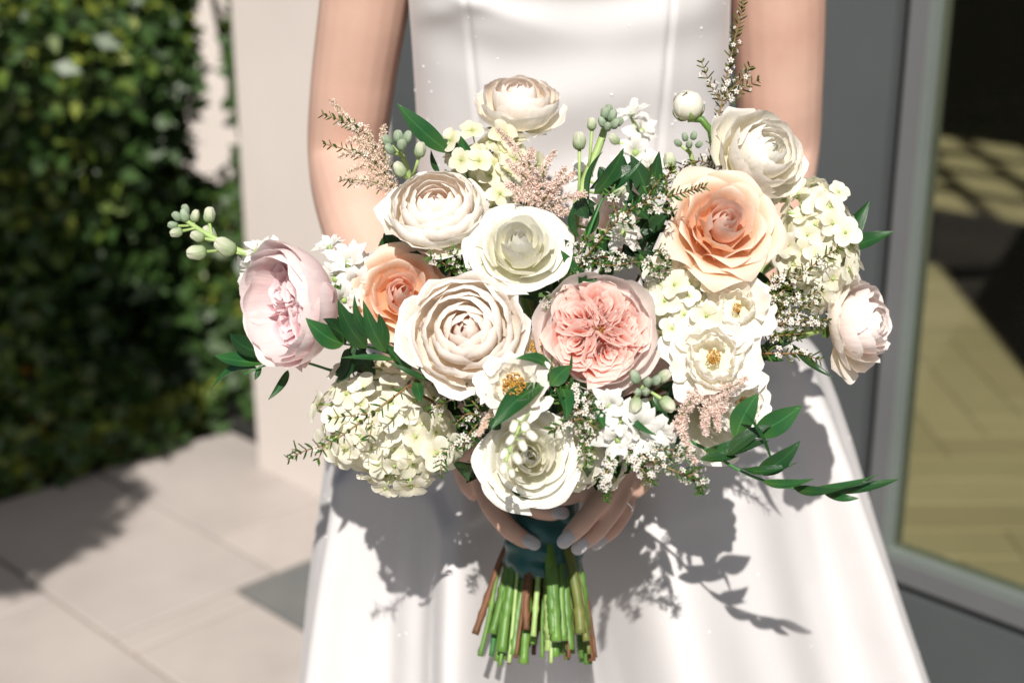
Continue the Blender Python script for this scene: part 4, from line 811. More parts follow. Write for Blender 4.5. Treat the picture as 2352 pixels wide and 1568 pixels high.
greens('ruscus_sprig', 'green leaves fanning out behind the right hydrangea', 'greenery',
       [(1850, 660, 1.06), (1890, 625, 1.06), (1930, 585, 1.06)],
       [((1925, 600), (1998, 460), 58, 1.055, 1.05, 0.05, -0.05, (0.3, 0.4, 0.9)), ((1940, 570), (2052, 532), 56, 1.055, 1.04, 0.04, 0.04, (0.3, 0.5, 0.8)), ((1890, 640), (1960, 545), 52, 1.055, 1.04, 0.04, 0.02, (0.4, 0.4, 0.8)), ((1925, 560), (1924, 470), 26, 1.06, 1.06, 0, 0.08, (0.5, 0.2, 0.8), 'leaf2'), ((1890, 640), (1980, 610), 30, 1.055, 1.05, 0.06, 0.05, (0, 0.8, 0.6)), ((1880, 655), (1905, 600), 40, 1.06, 1.05, 0, 0, (0.2, 0.4, 0.9), 'leaf2'), ((1870, 660), (1950, 640), 36, 1.06, 1.05, 0.03, 0, (0, 0.6, 0.8))], 0.0012)
greens('ruscus_sprig', 'broad green leaf crossing above the lowest white rose', 'greenery',
       [(1300, 900, 0.985), (1285, 880, 0.97), (1262, 872, 0.96)],
       [((1252, 882), (1128, 984), 66, 0.95, 0.945, 0.06, 0.05, (-0.1, 0.45, 0.9)), ((1270, 850), (1184, 824), 40, 0.95, 0.935, 0.08, 0.10, (0.0, 0.6, 0.8)), ((1265, 885), (1312, 838), 46, 0.955, 0.945, 0.03, -0.06, (0.3, 0.2, 0.9)), ((1285, 880), (1300, 965), 46, 0.96, 0.95, 0.05, -0.06, (0.2, 0.1, 1)), ((1300, 870), (1312, 808), 18, 0.955, 0.94, 0, 0.1, (0.8, 0.1, 0.6)), ((1310, 860), (1280, 905), 44, 0.965, 0.96, 0, 0, (0, 0.2, 1), 'leaf2'), ((1320, 870), (1345, 925), 46, 0.975, 0.97, 0, 0), ((1300, 880), (1262, 918), 40, 0.965, 0.96, 0, 0, (0, 0.3, 1), 'leaf2'),
        ((1150, 985), (1122, 960), 34, 0.955, 0.96, 0.0, 0.0, (0, 0.3, 1), 'leaf2'), ((1370, 905), (1388, 985), 32, 0.965, 0.955, 0.04, 0.05, (0.2, 0.1, 1)), ((1450, 948), (1508, 1000), 24, 0.965, 0.95, 0.06, 0.2, (0.2, 0.5, 0.8)), ((1215, 1150), (1170, 1118), 20, 1.0, 1.0, 0, 0)], 0.0012)
greens('ruscus_sprig', 'dark leaves behind the sideways blush flower', 'greenery',
       [(1700, 800, 1.04), (1780, 790, 1.05), (1850, 775, 1.06)],
       [((1820, 790), (1916, 868), 28, 1.03, 1.02, 0.06, 0.16, (0.3, 0.6, 0.8), 'leaf2'), ((1750, 800), (1850, 755), 44, 1.04, 1.04, 0.03, 0.03, (0, 0.5, 0.85), 'leaf2'), ((1760, 790), (1740, 840), 40, 1.03, 1.03, 0, 0, (0, 0.3, 1), 'leaf2'), ((1745, 770), (1790, 700), 40, 1.04, 1.03, 0, 0, (0, 0.3, 1), 'leaf2'), ((1740, 815), (1800, 828), 22, 1.02, 1.01, 0.02, 0)], 0.0012)
# inner leaves that close the gaps of the bouquet
inner = []
for (x, y, d) in [(1470, 470, 1.0), (1500, 520, 1.0), (1460, 560, 0.995), (1485, 600, 0.99), (1340, 480, 1.0), (1385, 560, 0.995), (1390, 410, 1.01), (1440, 400, 1.02), (1046, 606, 1.0), (1020, 590, 1.005), (1070, 620, 1.0), (1275, 700, 0.99), (1240, 690, 1.0), (960, 590, 1.02), (840, 830, 1.01), (1220, 480, 1.02), (1560, 620, 1.01), (1740, 660, 1.0), (1000, 620, 1.03), (1040, 600, 1.03), (1060, 560, 1.02), (1300, 700, 1.02), (1270, 720, 1.02), (1500, 620, 1.03), (1050, 900, 1.03), (1090, 930, 1.03), (1020, 940, 1.035), (1080, 980, 1.04), (1110, 920, 1.03), (1330, 930, 1.03), (1390, 960, 1.035), (1440, 1000, 1.035), (1520, 940, 1.03), (1560, 900, 1.03), (1490, 1020, 1.04), (1360, 1010, 1.04), (850, 860, 1.03), (820, 820, 1.03), (1450, 440, 1.05), (1390, 600, 1.03), (1540, 470, 1.05), (1730, 640, 1.04), (1760, 700, 1.05), (1150, 940, 1.03), (1260, 960, 1.035), (1410, 1060, 1.045), (1050, 1010, 1.05), (980, 580, 1.04), (1800, 660, 1.06), (1310, 860, 1.03), (1250, 640, 1.04), (900, 560, 1.04), (1560, 800, 1.03)]:
    for q in range(3):
        a = random.uniform(0, 6.3); l = random.uniform(50, 95); inner.append(((x - l * 0.5 * math.cos(a), y - l * 0.5 * math.sin(a)), (x + l * 0.5 * math.cos(a), y + l * 0.5 * math.sin(a)), random.uniform(34, 52), d + random.uniform(-0.01, 0.02), d + random.uniform(-0.01, 0.02), 0.03, random.uniform(-0.1, 0.1), (random.uniform(-0.5, 0.5), 0.3, 1), 'leaf2'))
greens('ruscus_sprig', 'dark leaves deep inside the bouquet between the blooms', 'greenery', [(1260, 1100, 1.09), (1250, 950, 1.06), (1245, 800, 1.05), (1240, 700, 1.04)], inner, 0.0016)
# leafy collar added under the blooms to keep skylight off the hands
collar = []
for k in range(46):
    x = 1085 + (k * 61) % 385; y = random.uniform(985, 1085); d0 = random.uniform(1.06, 1.13); a = random.uniform(-0.6, 0.6)
    collar.append(((x, y), (x + random.uniform(-50, 50), y + random.uniform(5, 45)), random.uniform(44, 60), d0, d0 - random.uniform(0.05, 0.075), 0.05, random.uniform(-0.1, 0.1), (random.uniform(-0.3, 0.3), 0.9, 0.4), 'leaf2'))
greens('ruscus_sprig', 'added dark collar of leaves under the blooms to shade the hands', 'greenery', [(1250, 1120, 1.13), (1250, 1080, 1.11), (1250, 1040, 1.10)], collar, 0.0016)
# --- wispy sprigs with tiny leaves and white star blossoms
a5 = [k * 2 * PI / 5 for k in range(5)]
BV = []; BF_ = []; BU = []
for k, a in enumerate(a5):
    c, s = math.cos(a), math.sin(a); p = lambda r, t, z: (r * math.cos(a + t), r * math.sin(a + t), z)
    i = len(BV); BV += [p(0.10, 0, -0.1), p(0.62, -0.52, 0.16), p(1.0, 0, 0.12), p(0.62, 0.52, 0.16)]; BU += [(0.5, 0.1), (0, 0.6), (0.5, 1), (1, 0.6)]; BF_.append((i, i + 1, i + 2, i + 3))
i = len(BV); BV += [(0.22, 0, 0.02), (0, 0.22, 0.02), (-0.22, 0, 0.02), (0, -0.22, 0.02)]; BU += [(0.5, 0.0)] * 4; BF_.append((i, i + 1, i + 2, i + 3))
SV = []; SU = []; SF = []
for r_ in range(3):
    for q in (-1, 0, 1):
        v = r_ / 2; wd = (0.05, 0.20, 0.02)[r_]; SV.append((q * wd, v, 0.10 * abs(q) + 0.12 * v * v)); SU.append(((q + 1) / 2, v))
for r_ in range(2):
    for q in range(2): i = r_ * 3 + q; SF.append((i, i + 1, i + 4, i + 3))
def Rrows(x, y, z): return np.array([[x.x, y.x, z.x], [x.y, y.y, z.y], [x.z, y.z, z.z]])
def wispy(label, paths, nfl=1.0, tip=0.12, lmat='tinyleaf', fsize=0.0023, lsize=0.0072, cat='filler flower', bind=True, fl_from=0.0, name='heath_sprig', step=0.0030):
    p0 = at(*paths[0][0]); m = Matrix.Translation(p0); inv = m.inverted(); o = thing(name, label, cat, m, GRP)
    LR, LT, FR, FT = [], [], [], []; V, F = [], []
    for pi_, path in enumerate(paths):
        pts = spline([inv @ at(*p) for p in path], 8); n = len(pts); r0 = 0.0009 if pi_ == 0 else 0.0006
        v, f = tube_arrays(pts, [r0 * (1 - 0.6 * i / n) for i in range(n)], 5); V.append((v, f))
        L = sum((b - a).length for a, b in zip(pts, pts[1:])); cnt = int(L / step)
        for k in range(cnt):
            s = (k + 0.5) / cnt; q = s * (n - 1); i = min(int(q), n - 2); p = pts[i].lerp(pts[i + 1], q - i); t = (pts[i + 1] - pts[i]).normalized()
            e = t.orthogonal().normalized(); sz = lsize * (0.65 if s > 0.85 else random.uniform(0.7, 1.1))
            for j in range(2 if s < 0.88 else 4):
                a = k * 1.57 + j * PI + random.uniform(-0.5, 0.5); sd = e * math.cos(a) + t.cross(e) * math.sin(a)
                y = (t * random.uniform(0.6, 1.1) + sd).normalized(); z = (sd.cross(t).cross(y)).normalized() * -1; x = y.cross(z)
                LR.append(Rrows(x, y, z) * sz); LT.append(p)
            if fl_from < s < 1 - tip:
                for j in range(np.random.default_rng(k + 97 * pi_).poisson(2.5 * nfl)):
                    a = random.uniform(0, 6.3); sd = e * math.cos(a) + t.cross(e) * math.sin(a); z = (sd + t * 0.4 - (inv.to_3x3() @ FW) * 0.4).normalized(); x = z.orthogonal().normalized(); y = z.cross(x)
                    FR.append(Rrows(x, y, z) * fsize * random.uniform(0.5, 1.2)); FT.append(p + sd * random.uniform(0.0022, 0.0048) + t * random.uniform(-0.001, 0.002))
    V, F = merge(V); obj('stem', mesh_from('stem', V, F, None, 'twig'), o)
    b = obj('leaves', inst_mesh('leaves', SV, SF, SU, np.array(LR), np.array([tuple(t) for t in LT]), lmat), o); b['kind'] = 'stuff'
    if FT: b = obj('blossoms', inst_mesh('blossoms', BV, BF_, BU, np.array(FR), np.array([tuple(t) for t in FT]), 'tinyflower'), o); b['kind'] = 'stuff'
    if bind: stem_to_bind(o, inv, p0, (BIND - p0).normalized(), 0.0013, None if stem_no[0] % 3 else 'stem_brown', 'stalk')
    return o
wispy('tall wispy sprig reaching the top edge beside the right arm', [[(1630, 420, 1.05), (1640, 330, 1.045), (1665, 200, 1.04), (1690, 80, 1.035), (1712, -10, 1.03)], [(1655, 232, 1.04), (1630, 190, 1.038), (1610, 138, 1.036)], [(1660, 225, 1.04), (1700, 185, 1.036), (1725, 150, 1.034)], [(1664, 232, 1.04), (1700, 208, 1.036), (1745, 182, 1.034)], [(1635, 380, 1.045), (1600, 370, 1.04), (1560, 390, 1.038)], [(1640, 360, 1.04), (1660, 385, 1.035)]], 0.55, 0.1, 'tinygold', step=0.0034)
wispy('sprig leaning across the dark middle to the peach rose', [[(1325, 620, 0.985), (1370, 560, 0.965), (1430, 495, 0.955), (1490, 460, 0.945), (1560, 445, 0.935), (1622, 428, 0.93)], [(1420, 505, 0.955), (1405, 455, 0.95), (1400, 440, 0.948)], [(1480, 465, 0.946), (1500, 430, 0.942), (1520, 408, 0.94)], [(1478, 468, 0.946), (1520, 480, 0.938), (1550, 486, 0.936)], [(1425, 505, 0.955), (1460, 520, 0.95)]], 0.5, 0.2)
wispy('white blossomed sprigs above the pink rose', [[(1345, 600, 0.985), (1390, 590, 0.97), (1440, 600, 0.965)], [(1330, 610, 0.985), (1330, 570, 0.975), (1350, 540, 0.97)], [(1320, 600, 0.98), (1300, 560, 0.975)], [(1345, 605, 0.98), (1310, 630, 0.97)], [(1350, 600, 0.98), (1400, 610, 0.965), (1470, 600, 0.96)]], 1.1)
wispy('dense white blossomed sprig pointing at the sideways blush flower', [[(1730, 755, 1.0), (1790, 745, 0.985), (1850, 735, 0.98), (1905, 735, 0.98)], [(1790, 745, 0.985), (1830, 715, 0.98), (1885, 690, 0.98)], [(1800, 740, 0.985), (1850, 748, 0.98), (1890, 742, 0.978)]], 1.2, 0.05, 'tinygold')
wispy('white blossomed sprig rising across the right hydrangea', [[(1730, 720, 1.0), (1770, 690, 0.985), (1820, 650, 0.98), (1880, 600, 0.98), (1930, 568, 0.985)], [(1770, 690, 0.985), (1775, 655, 0.98), (1800, 640, 0.978)], [(1750, 700, 0.99), (1830, 690, 0.98), (1890, 665, 0.98)], [(1740, 730, 0.99), (1745, 690, 0.985), (1770, 665, 0.98)]], 0.9, 0.05, 'tinygold')
wispy('short sprig curving right below the pale green stalk', [[(1735, 810, 1.0), (1790, 812, 0.99), (1840, 812, 0.985), (1888, 828, 0.985)]], 0.5, 0.15, 'tinygold')
wispy('thin sprig trailing to the lower left over the big hydrangea', [[(940, 885, 0.965), (880, 930, 0.95), (820, 975, 0.945), (760, 1015, 0.945), (700, 1035, 0.945), (660, 1055, 0.945)], [(850, 950, 0.945), (800, 955, 0.94), (754, 960, 0.938)], [(855, 965, 0.945), (850, 1000, 0.94), (842, 1012, 0.94)], [(745, 1020, 0.945), (735, 1045, 0.944), (728, 1060, 0.944)], [(690, 1038, 0.945), (670, 1030, 0.945)]], 0.25, 0.3, step=0.0046)
wispy('short white sprig below the largest ranunculus', [[(1080, 890, 0.985), (1040, 915, 0.975), (1000, 935, 0.97), (985, 950, 0.968)]], 1.0, 0.2, step=0.004)
wispy('tiny white sprig on the right side of the big hydrangea', [[(1090, 1005, 0.99), (1050, 1020, 0.975), (1018, 1048, 0.965), (1010, 1095, 0.962)]], 0.8, 0.1)
wispy('bushy white blossomed sprig under the pink rose', [[(1340, 1000, 0.99), (1330, 950, 0.965), (1320, 905, 0.958), (1318, 885, 0.957)], [(1335, 960, 0.965), (1290, 975, 0.958), (1265, 990, 0.957)], [(1335, 950, 0.965), (1370, 935, 0.958), (1390, 950, 0.957)], [(1335, 940, 0.965), (1360, 905, 0.958)], [(1330, 930, 0.965), (1290, 915, 0.957), (1265, 870, 0.957)], [(1340, 965, 0.965), (1375, 985, 0.957)], [(1330, 920, 0.965), (1300, 880, 0.957), (1262, 830, 0.96)]], 0.8, 0.1)
wispy('white blossomed sprig running right over the holding hands', [[(1350, 1000, 1.0), (1420, 1020, 0.975), (1490, 1055, 0.965), (1560, 1085, 0.962), (1610, 1105, 0.962), (1606, 1130, 0.962)], [(1430, 1022, 0.975), (1500, 1030, 0.965), (1560, 1035, 0.96), (1592, 1050, 0.96)], [(1440, 1035, 0.97), (1480, 1085, 0.962), (1500, 1110, 0.96)], [(1350, 1005, 0.99), (1340, 1030, 0.975), (1350, 1062, 0.97)], [(1500, 1060, 0.965), (1530, 1050, 0.96), (1570, 1045, 0.958)], [(1560, 1086, 0.962), (1590, 1090, 0.96), (1604, 1072, 0.96)], [(1480, 1050, 0.965), (1440, 1060, 0.963)]], 1.1, 0.08)
wispy('white blossomed sprig hanging straight down over the hand', [[(1420, 1030, 0.99), (1400, 1065, 0.968), (1392, 1105, 0.965), (1394, 1148, 0.966)]], 2.0, 0.18, step=0.0026)
wispy('little green tipped sprigs beside the bare left arm', [[(900, 420, 1.03), (850, 365, 1.02), (800, 345, 1.018), (742, 330, 1.018)], [(900, 400, 1.03), (840, 310, 1.02), (790, 280, 1.018), (738, 262, 1.018)], [(880, 430, 1.03), (830, 420, 1.02), (780, 412, 1.018)]], 0.25, 0.3, 'tinyleaf', step=0.004)
wispy('tiny white sprigs in the gap between the two cream ranunculus blooms', [[(1060, 640, 1.0), (1045, 600, 0.98), (1035, 570, 0.975)], [(1060, 640, 1.0), (1080, 610, 0.975), (1100, 625, 0.965)], [(1055, 630, 0.99), (1010, 600, 0.975), (985, 590, 0.97)]], 0.8, 0.1)
wispy('small white sprig between the creamy white rose and the pink rose', [[(1270, 740, 0.99), (1262, 705, 0.965), (1250, 680, 0.955)], [(1270, 735, 0.98), (1285, 690, 0.96), (1305, 665, 0.955)]], 0.9, 0.1)
wispy('green and white sprigs behind the peach rose towards the bud', [[(1540, 470, 1.03), (1530, 420, 1.02), (1545, 380, 1.015)], [(1540, 460, 1.03), (1570, 410, 1.015), (1600, 385, 1.01)], [(1535, 440, 1.02), (1500, 410, 1.01), (1490, 385, 1.01)]], 0.8, 0.1, 'tinygold')
wispy('white sprig between the pink rose and the loose hydrangea', [[(1530, 650, 0.99), (1500, 615, 0.96), (1470, 600, 0.952)], [(1525, 640, 0.98), (1530, 600, 0.96), (1510, 570, 0.955)]], 0.9, 0.1)
wispy('green sprig low between the big hydrangea and the white rose', [[(1110, 960, 1.0), (1075, 950, 0.98), (1045, 975, 0.97)], [(1110, 950, 0.99), (1080, 915, 0.975), (1060, 890, 0.975)], [(1100, 970, 0.99), (1075, 1000, 0.975), (1062, 1030, 0.97)]], 0.6, 0.15)
wispy('golden sprigs filling the space under the right hydrangea', [[(1760, 740, 1.0), (1800, 700, 0.985), (1840, 670, 0.98)], [(1755, 770, 1.0), (1800, 770, 0.985), (1850, 765, 0.98)], [(1755, 760, 1.0), (1790, 720, 0.98), (1800, 680, 0.975)], [(1750, 700, 0.99), (1780, 650, 0.98), (1830, 620, 0.98)]], 0.7, 0.1, 'tinygold')
# --- feathery astilbe plumes
def plume(label, paths, size=0.0011, width=0.0045, mat='astilbe', bind=True, dens=1.0):
    p0 = at(*paths[0][0]); m = Matrix.Translation(p0); inv = m.inverted(); o = thing('astilbe_plume', label, 'astilbe', m, GRP); V = []; T = []
    for pi_, path in enumerate(paths):
        pts = spline([inv @ at(*p) for p in path], 8); n = len(pts); V.append(tube_arrays(pts, [0.0007 * (1 - 0.5 * i / n) for i in range(n)], 5))
        L = sum((b - a).length for a, b in zip(pts, pts[1:])); cnt = int(L / 0.00016 * dens)
        for k in range(cnt):
            s = random.random(); q = s * (n - 1); i = min(int(q), n - 2); p = pts[i].lerp(pts[i + 1], q - i); t = (pts[i + 1] - pts[i]).normalized(); e = t.orthogonal().normalized(); a = random.uniform(0, 6.3)
            tuft = 0.55 + 0.45 * math.sin(q * 9 + pi_) ** 2
            wd = width * (1 - 0.75 * s ** 1.5) * tuft * random.uniform(0.15, 1.0) ** 0.6
            T.append(p + (e * math.cos(a) + t.cross(e) * math.sin(a)) * wd + t * random.uniform(-0.001, 0.001))
    Vv, F = merge(V); obj('stem', mesh_from('stem', Vv, F, None, 'stem_olive'), o); T = np.array([tuple(t) for t in T])
    # tiny florets: four narrow petals each
    tv = []; tf = []; tu = []
    for k in range(3):
        a = k * 2 * PI / 3; i = len(tv); c, s = math.cos(a), math.sin(a)
        for (r, w, z, v) in ((0, 0.0, 0, 0), (0.7, 0.4, 0.35, 0.6), (1.25, 0, 0.6, 1), (0.7, -0.4, 0.35, 0.6)): tv.append((r * c - w * s, r * s + w * c, z)); tu.append((0.5, v))
        tf.append((i, i + 1, i + 2, i + 3))
    b = obj('florets', inst_mesh('florets', tv, tf, tu, rand_rot(len(T), size * 0.7, size * 1.4), T, mat), o); b['kind'] = 'stuff'
    if bind: stem_to_bind(o, inv, p0, (BIND - p0).normalized(), 0.0017, None, 'stalk')
    return o
plume('feathery pale pink astilbe in front of the left arm', [[(905, 430, 1.03), (860, 370, 1.02), (810, 290, 1.018), (762, 230, 1.018)], [(880, 390, 1.025), (850, 330, 1.018), (842, 290, 1.016)], [(890, 385, 1.025), (880, 330, 1.018), (882, 288, 1.016)], [(860, 370, 1.02), (820, 350, 1.017), (780, 360, 1.016)], [(900, 430, 1.025), (840, 415, 1.018), (780, 412, 1.016)], [(880, 420, 1.025), (840, 380, 1.017), (800, 395, 1.016)], [(860, 365, 1.02), (825, 325, 1.016), (800, 320, 1.016)]], 0.0012, 0.0058, 'astilbe_pale', dens=1.0)
plume('bushy pale pink astilbe below the topmost ranunculus', [[(1250, 480, 1.0), (1220, 420, 0.99), (1190, 350, 0.985), (1140, 295, 0.985)], [(1240, 450, 0.995), (1250, 390, 0.985), (1275, 345, 0.983)], [(1230, 440, 0.995), (1200, 400, 0.982), (1165, 370, 0.98)], [(1245, 460, 0.995), (1290, 420, 0.983), (1320, 395, 0.982)], [(1260, 480, 0.995), (1300, 455, 0.982), (1350, 445, 0.98)], [(1225, 430, 0.99), (1215, 370, 0.982), (1225, 340, 0.98)], [(1225, 450, 0.99), (1190, 440, 0.98), (1160, 420, 0.98)], [(1280, 480, 0.99), (1310, 490, 0.98)], [(1245, 470, 0.995), (1265, 430, 0.983), (1300, 385, 0.983)], [(1230, 465, 0.99), (1205, 455, 0.978), (1180, 460, 0.975)]], 0.0012, 0.0066, 'astilbe', dens=1.0)
plume('pink astilbe drooping under the open ivory rose', [[(1640, 900, 0.985), (1590, 920, 0.965), (1565, 960, 0.96), (1575, 1010, 0.958), (1598, 1065, 0.958)], [(1640, 905, 0.985), (1680, 890, 0.962), (1715, 868, 0.958)], [(1635, 905, 0.98), (1620, 950, 0.96), (1622, 1000, 0.958)], [(1650, 905, 0.98), (1645, 940, 0.96), (1650, 985, 0.958)], [(1600, 915, 0.97), (1580, 900, 0.96)], [(1570, 960, 0.965), (1545, 980, 0.958)], [(1665, 905, 0.98), (1660, 935, 0.958), (1640, 945, 0.956)]], 0.0012, 0.0062, 'astilbe')
plume('single small astilbe tip beside the lowest white rose', [[(1150, 925, 0.99), (1128, 950, 0.965), (1112, 975, 0.958), (1100, 998, 0.956)]], 0.0012, 0.0046, 'astilbe_pale')
# --- stock: pale spikes of buds with ruffled blossoms
th2, ph2 = np.meshgrid(np.linspace(0, PI, 11), np.linspace(0, 2 * PI, 21), indexing='ij')
rb_ = np.sin(th2) ** 0.8 * (0.5 + 0.07 * np.abs(np.cos(2 * ph2)) * (0.4 + 0.6 * np.sin(th2 * 0.5))) * (1 + 0.16 * np.cos(th2)) * (1 + 0.05 * np.sin(5 * th2 + 3 * ph2))
BUDP = np.stack([rb_ * np.cos(ph2), rb_ * np.sin(ph2), 0.75 - 0.75 * np.cos(th2) + 0.07 * np.cos(4 * ph2) * (1 - np.cos(th2)) * np.sin(th2)], -1)
BUDM = {k: grid_mesh('bud', BUDP, k) for k in ('bud', 'budgrey')}
SPT = []
for k in range(6):
    SPT.append(grid_mesh('petal', petal(0, 0.80, [(0.03, -0.2), (0.2, -0.15), (0.55, 0.20), (0.92, 0.12 + 0.06 * (k % 3))], 0.34, 2.6, 0, 0.09, 1.8, 0, 0.10, 900 + k, nu=11, nv=8, jag=0.07), 'purewhite'))
SCORE = mesh_from('blossom_centre', *[x for x in (lambda vf: ([tuple(v) for v in vf[0]], vf[1]))(tube_arrays([(0, 0, -0.55), (0, 0, -0.2), (0, 0, 0.0), (0, 0, 0.12)], [0.10, 0.15, 0.16, 0.06], 8))], None, 'stem_pale')
def stock(label, path, buds, blossoms, r=0.0026, bind=True, smat='stem_pale', name='stock_spike'):
    p0 = at(*path[0]); m = Matrix.Translation(p0); inv = m.inverted(); o = thing(name, label, 'stock flower', m, GRP)
    pts = spline([at(*p) for p in path], 6); tube('stem', pts, [r * (1 - 0.45 * i / len(pts)) for i in range(len(pts))], smat, o, 8, inv)
    for (bx, by, d), (dx, dy, dz), spx, mat, anchor in buds:
        A = at(bx, by, d); z = view((dx, dy, dz)); s = 0.88 * spx * PXM * d / 1.5
        obj('bud', BUDM[mat], o, inv @ mtx(A, frame(z, UP), s))
        if anchor:
            q = min(pts, key=lambda p: (p - at(*anchor)).length); tube('bud_stalk', [q, q.lerp(A, 0.5) - z * 0.002, A + z * 0.001], [0.0012, 0.0010, 0.0013], smat, o, 6, inv)
    for (bx, by, d), face, spx, npet in blossoms:
        A = at(bx, by, d); f = view(face); s = spx * PXM * d; b = obj('blossom', SCORE, o, inv @ mtx(A, frame(f, UP) @ Matrix.Rotation(random.uniform(0, 6), 3, 'Z'), s))
        for k in range(npet):
            lay = k // 5; obj('petal', SPT[random.randrange(6)], b, Matrix.Rotation(k * GA, 4, 'Z') @ Matrix.Rotation(-0.45 * lay + random.uniform(-0.2, 0.2), 4, 'Y') @ Matrix.Scale(random.uniform(0.75, 1.05) * (1 - 0.12 * lay), 4))
        q = min(pts, key=lambda p: (p - A).length); tube('blossom_stalk', [q, A - f * s * 0.4], [0.0011, 0.0011], smat, o, 6, inv)
    if bind: stem_to_bind(o, inv, p0, (BIND - p0).normalized(), r * 1.1, None, 'stalk')
    return o
stock('pale budded spike pointing far left over the hedge', [(700, 640, 1.03), (600, 595, 1.03), (540, 572, 1.03), (470, 535, 1.035), (425, 505, 1.04)],
      [((430, 510, 1.04), (-0.3, 1, 0.3), 36, 'budgrey', (440, 515, 1.04)), ((418, 505, 1.04), (-0.8, 0.6, 0.2), 30, 'budgrey', (440, 515, 1.04)), ((410, 520, 1.04), (-1, 0.2, 0.2), 28, 'budgrey', (440, 515, 1.04)), ((445, 510, 1.038), (0.3, 1, 0.3), 34, 'bud', (450, 520, 1.04)), ((420, 530, 1.035), (-1, -0.3, 0.3), 34, 'bud', (455, 528, 1.04)), ((470, 548, 1.03), (-0.9, 0.3, 0.3), 38, 'bud', (505, 555, 1.035)), ((480, 512, 1.035), (0.1, 1, 0.2), 42, 'bud', (500, 545, 1.035)), ((490, 555, 1.04), (-0.4, 0.9, 0.2), 46, 'bud', (515, 560, 1.035)), ((475, 578, 1.03), (-1, -0.1, 0.3), 52, 'bud', (540, 575, 1.035)), ((540, 580, 1.028), (-0.8, 0.5, 0.4), 60, 'bud', (570, 590, 1.03)), ((428, 495, 1.045), (-0.2, 1, 0), 30, 'budgrey', (440, 515, 1.04))],
      [((590, 575, 1.03), (-0.3, 0.7, 0.6), 44, 8), ((572, 620, 1.04), (-0.8, 0.0, 0.6), 46, 8), ((625, 580, 1.04), (0, 0.8, 0.5), 40, 7)], 0.0030)
stock('ruffled white blossoms between the leftmost rose and the left arm', [(860, 720, 1.04), (820, 660, 1.03), (790, 610, 1.03), (760, 570, 1.03)], [],
      [((800, 605, 1.015), (0.1, 0.5, 0.8), 56, 10), ((770, 640, 1.01), (-0.1, 0.2, 1), 50, 9), ((815, 650, 1.005), (0.3, 0.1, 1), 48, 9), ((755, 568, 1.03), (-0.2, 0.8, 0.5), 44, 8), ((790, 690, 1.0), (0.2, -0.2, 1), 42, 8), ((830, 610, 1.02), (0.6, 0.5, 0.6), 44, 8)])
stock('grey green bud spike at the upper left beside the arm', [(950, 440, 1.04), (935, 390, 1.03), (925, 360, 1.025), (915, 335, 1.02)],
      [((915, 330, 1.015), (0, 1, 0.4), 36, 'budgrey', (925, 350, 1.02)), ((930, 330, 1.015), (0.4, 1, 0.3), 36, 'budgrey', (925, 350, 1.02)), ((898, 335, 1.018), (-0.6, 0.8, 0.3), 34, 'budgrey', (922, 355, 1.02)), ((922, 345, 1.008), (0.1, 0.7, 0.8), 36, 'budgrey', (925, 355, 1.02)), ((904, 352, 1.01), (-0.5, 0.5, 0.6), 34, 'budgrey', (925, 360, 1.02)), ((963, 362, 1.015), (0.15, 1, 0.4), 42, 'bud', (945, 420, 1.03)), ((928, 405, 1.01), (-0.5, 0.8, 0.4), 44, 'bud', (945, 425, 1.03))], [], 0.0026)
stock('tall pale bud spike standing before the middle of the bodice', [(1300, 600, 1.03), (1325, 480, 1.03), (1350, 400, 1.03), (1378, 330, 1.03), (1395, 275, 1.03)],
      [((1390, 275, 1.025), (-0.1, 1, 0.4), 32, 'budgrey', None), ((1402, 280, 1.022), (0.3, 1, 0.4), 34, 'budgrey', None), ((1388, 292, 1.018), (-0.4, 0.8, 0.5), 30, 'budgrey', None), ((1405, 295, 1.018), (0.5, 0.7, 0.5), 32, 'budgrey', None), ((1412, 288, 1.024), (0.8, 0.6, 0.3), 28, 'budgrey', None), ((1398, 266, 1.03), (0, 1, 0.1), 30, 'budgrey', None), ((1395, 300, 1.014), (0, 0.6, 0.8), 28, 'budgrey', None), ((1360, 300, 1.02), (-0.1, 1, 0.3), 34, 'bud', (1350, 400, 1.03)), ((1331, 345, 1.02), (-0.05, 1, 0.3), 48, 'bud', (1325, 470, 1.03)), ((1405, 445, 1.01), (0.9, 0.3, 0.3), 40, 'bud', (1340, 440, 1.03))],
      [((1430, 440, 1.02), (0.6, 0.2, 0.7), 44, 8), ((1432, 535, 0.99), (0.5, 0.1, 0.85), 52, 9), ((1335, 400, 1.05), (-0.3, 0.5, 0.8), 40, 7)], 0.0042)
stock('white blossoms blurred before the bodice in the upper right', [(1470, 460, 1.09), (1470, 380, 1.10), (1465, 320, 1.105), (1455, 260, 1.11)], [((1420, 330, 1.10), (-0.6, 0.6, 0.3), 34, 'bud', (1465, 330, 1.10))],
      [((1450, 262, 1.11), (-0.3, 0.8, 0.5), 42, 8), ((1475, 300, 1.105), (0.5, 0.3, 0.8), 44, 8), ((1460, 350, 1.10), (0.1, 0.2, 1), 48, 9), ((1500, 380, 1.09), (0.3, 0.5, 0.8), 46, 8), ((1430, 400, 1.09), (-0.2, 0.5, 0.8), 48, 8)])
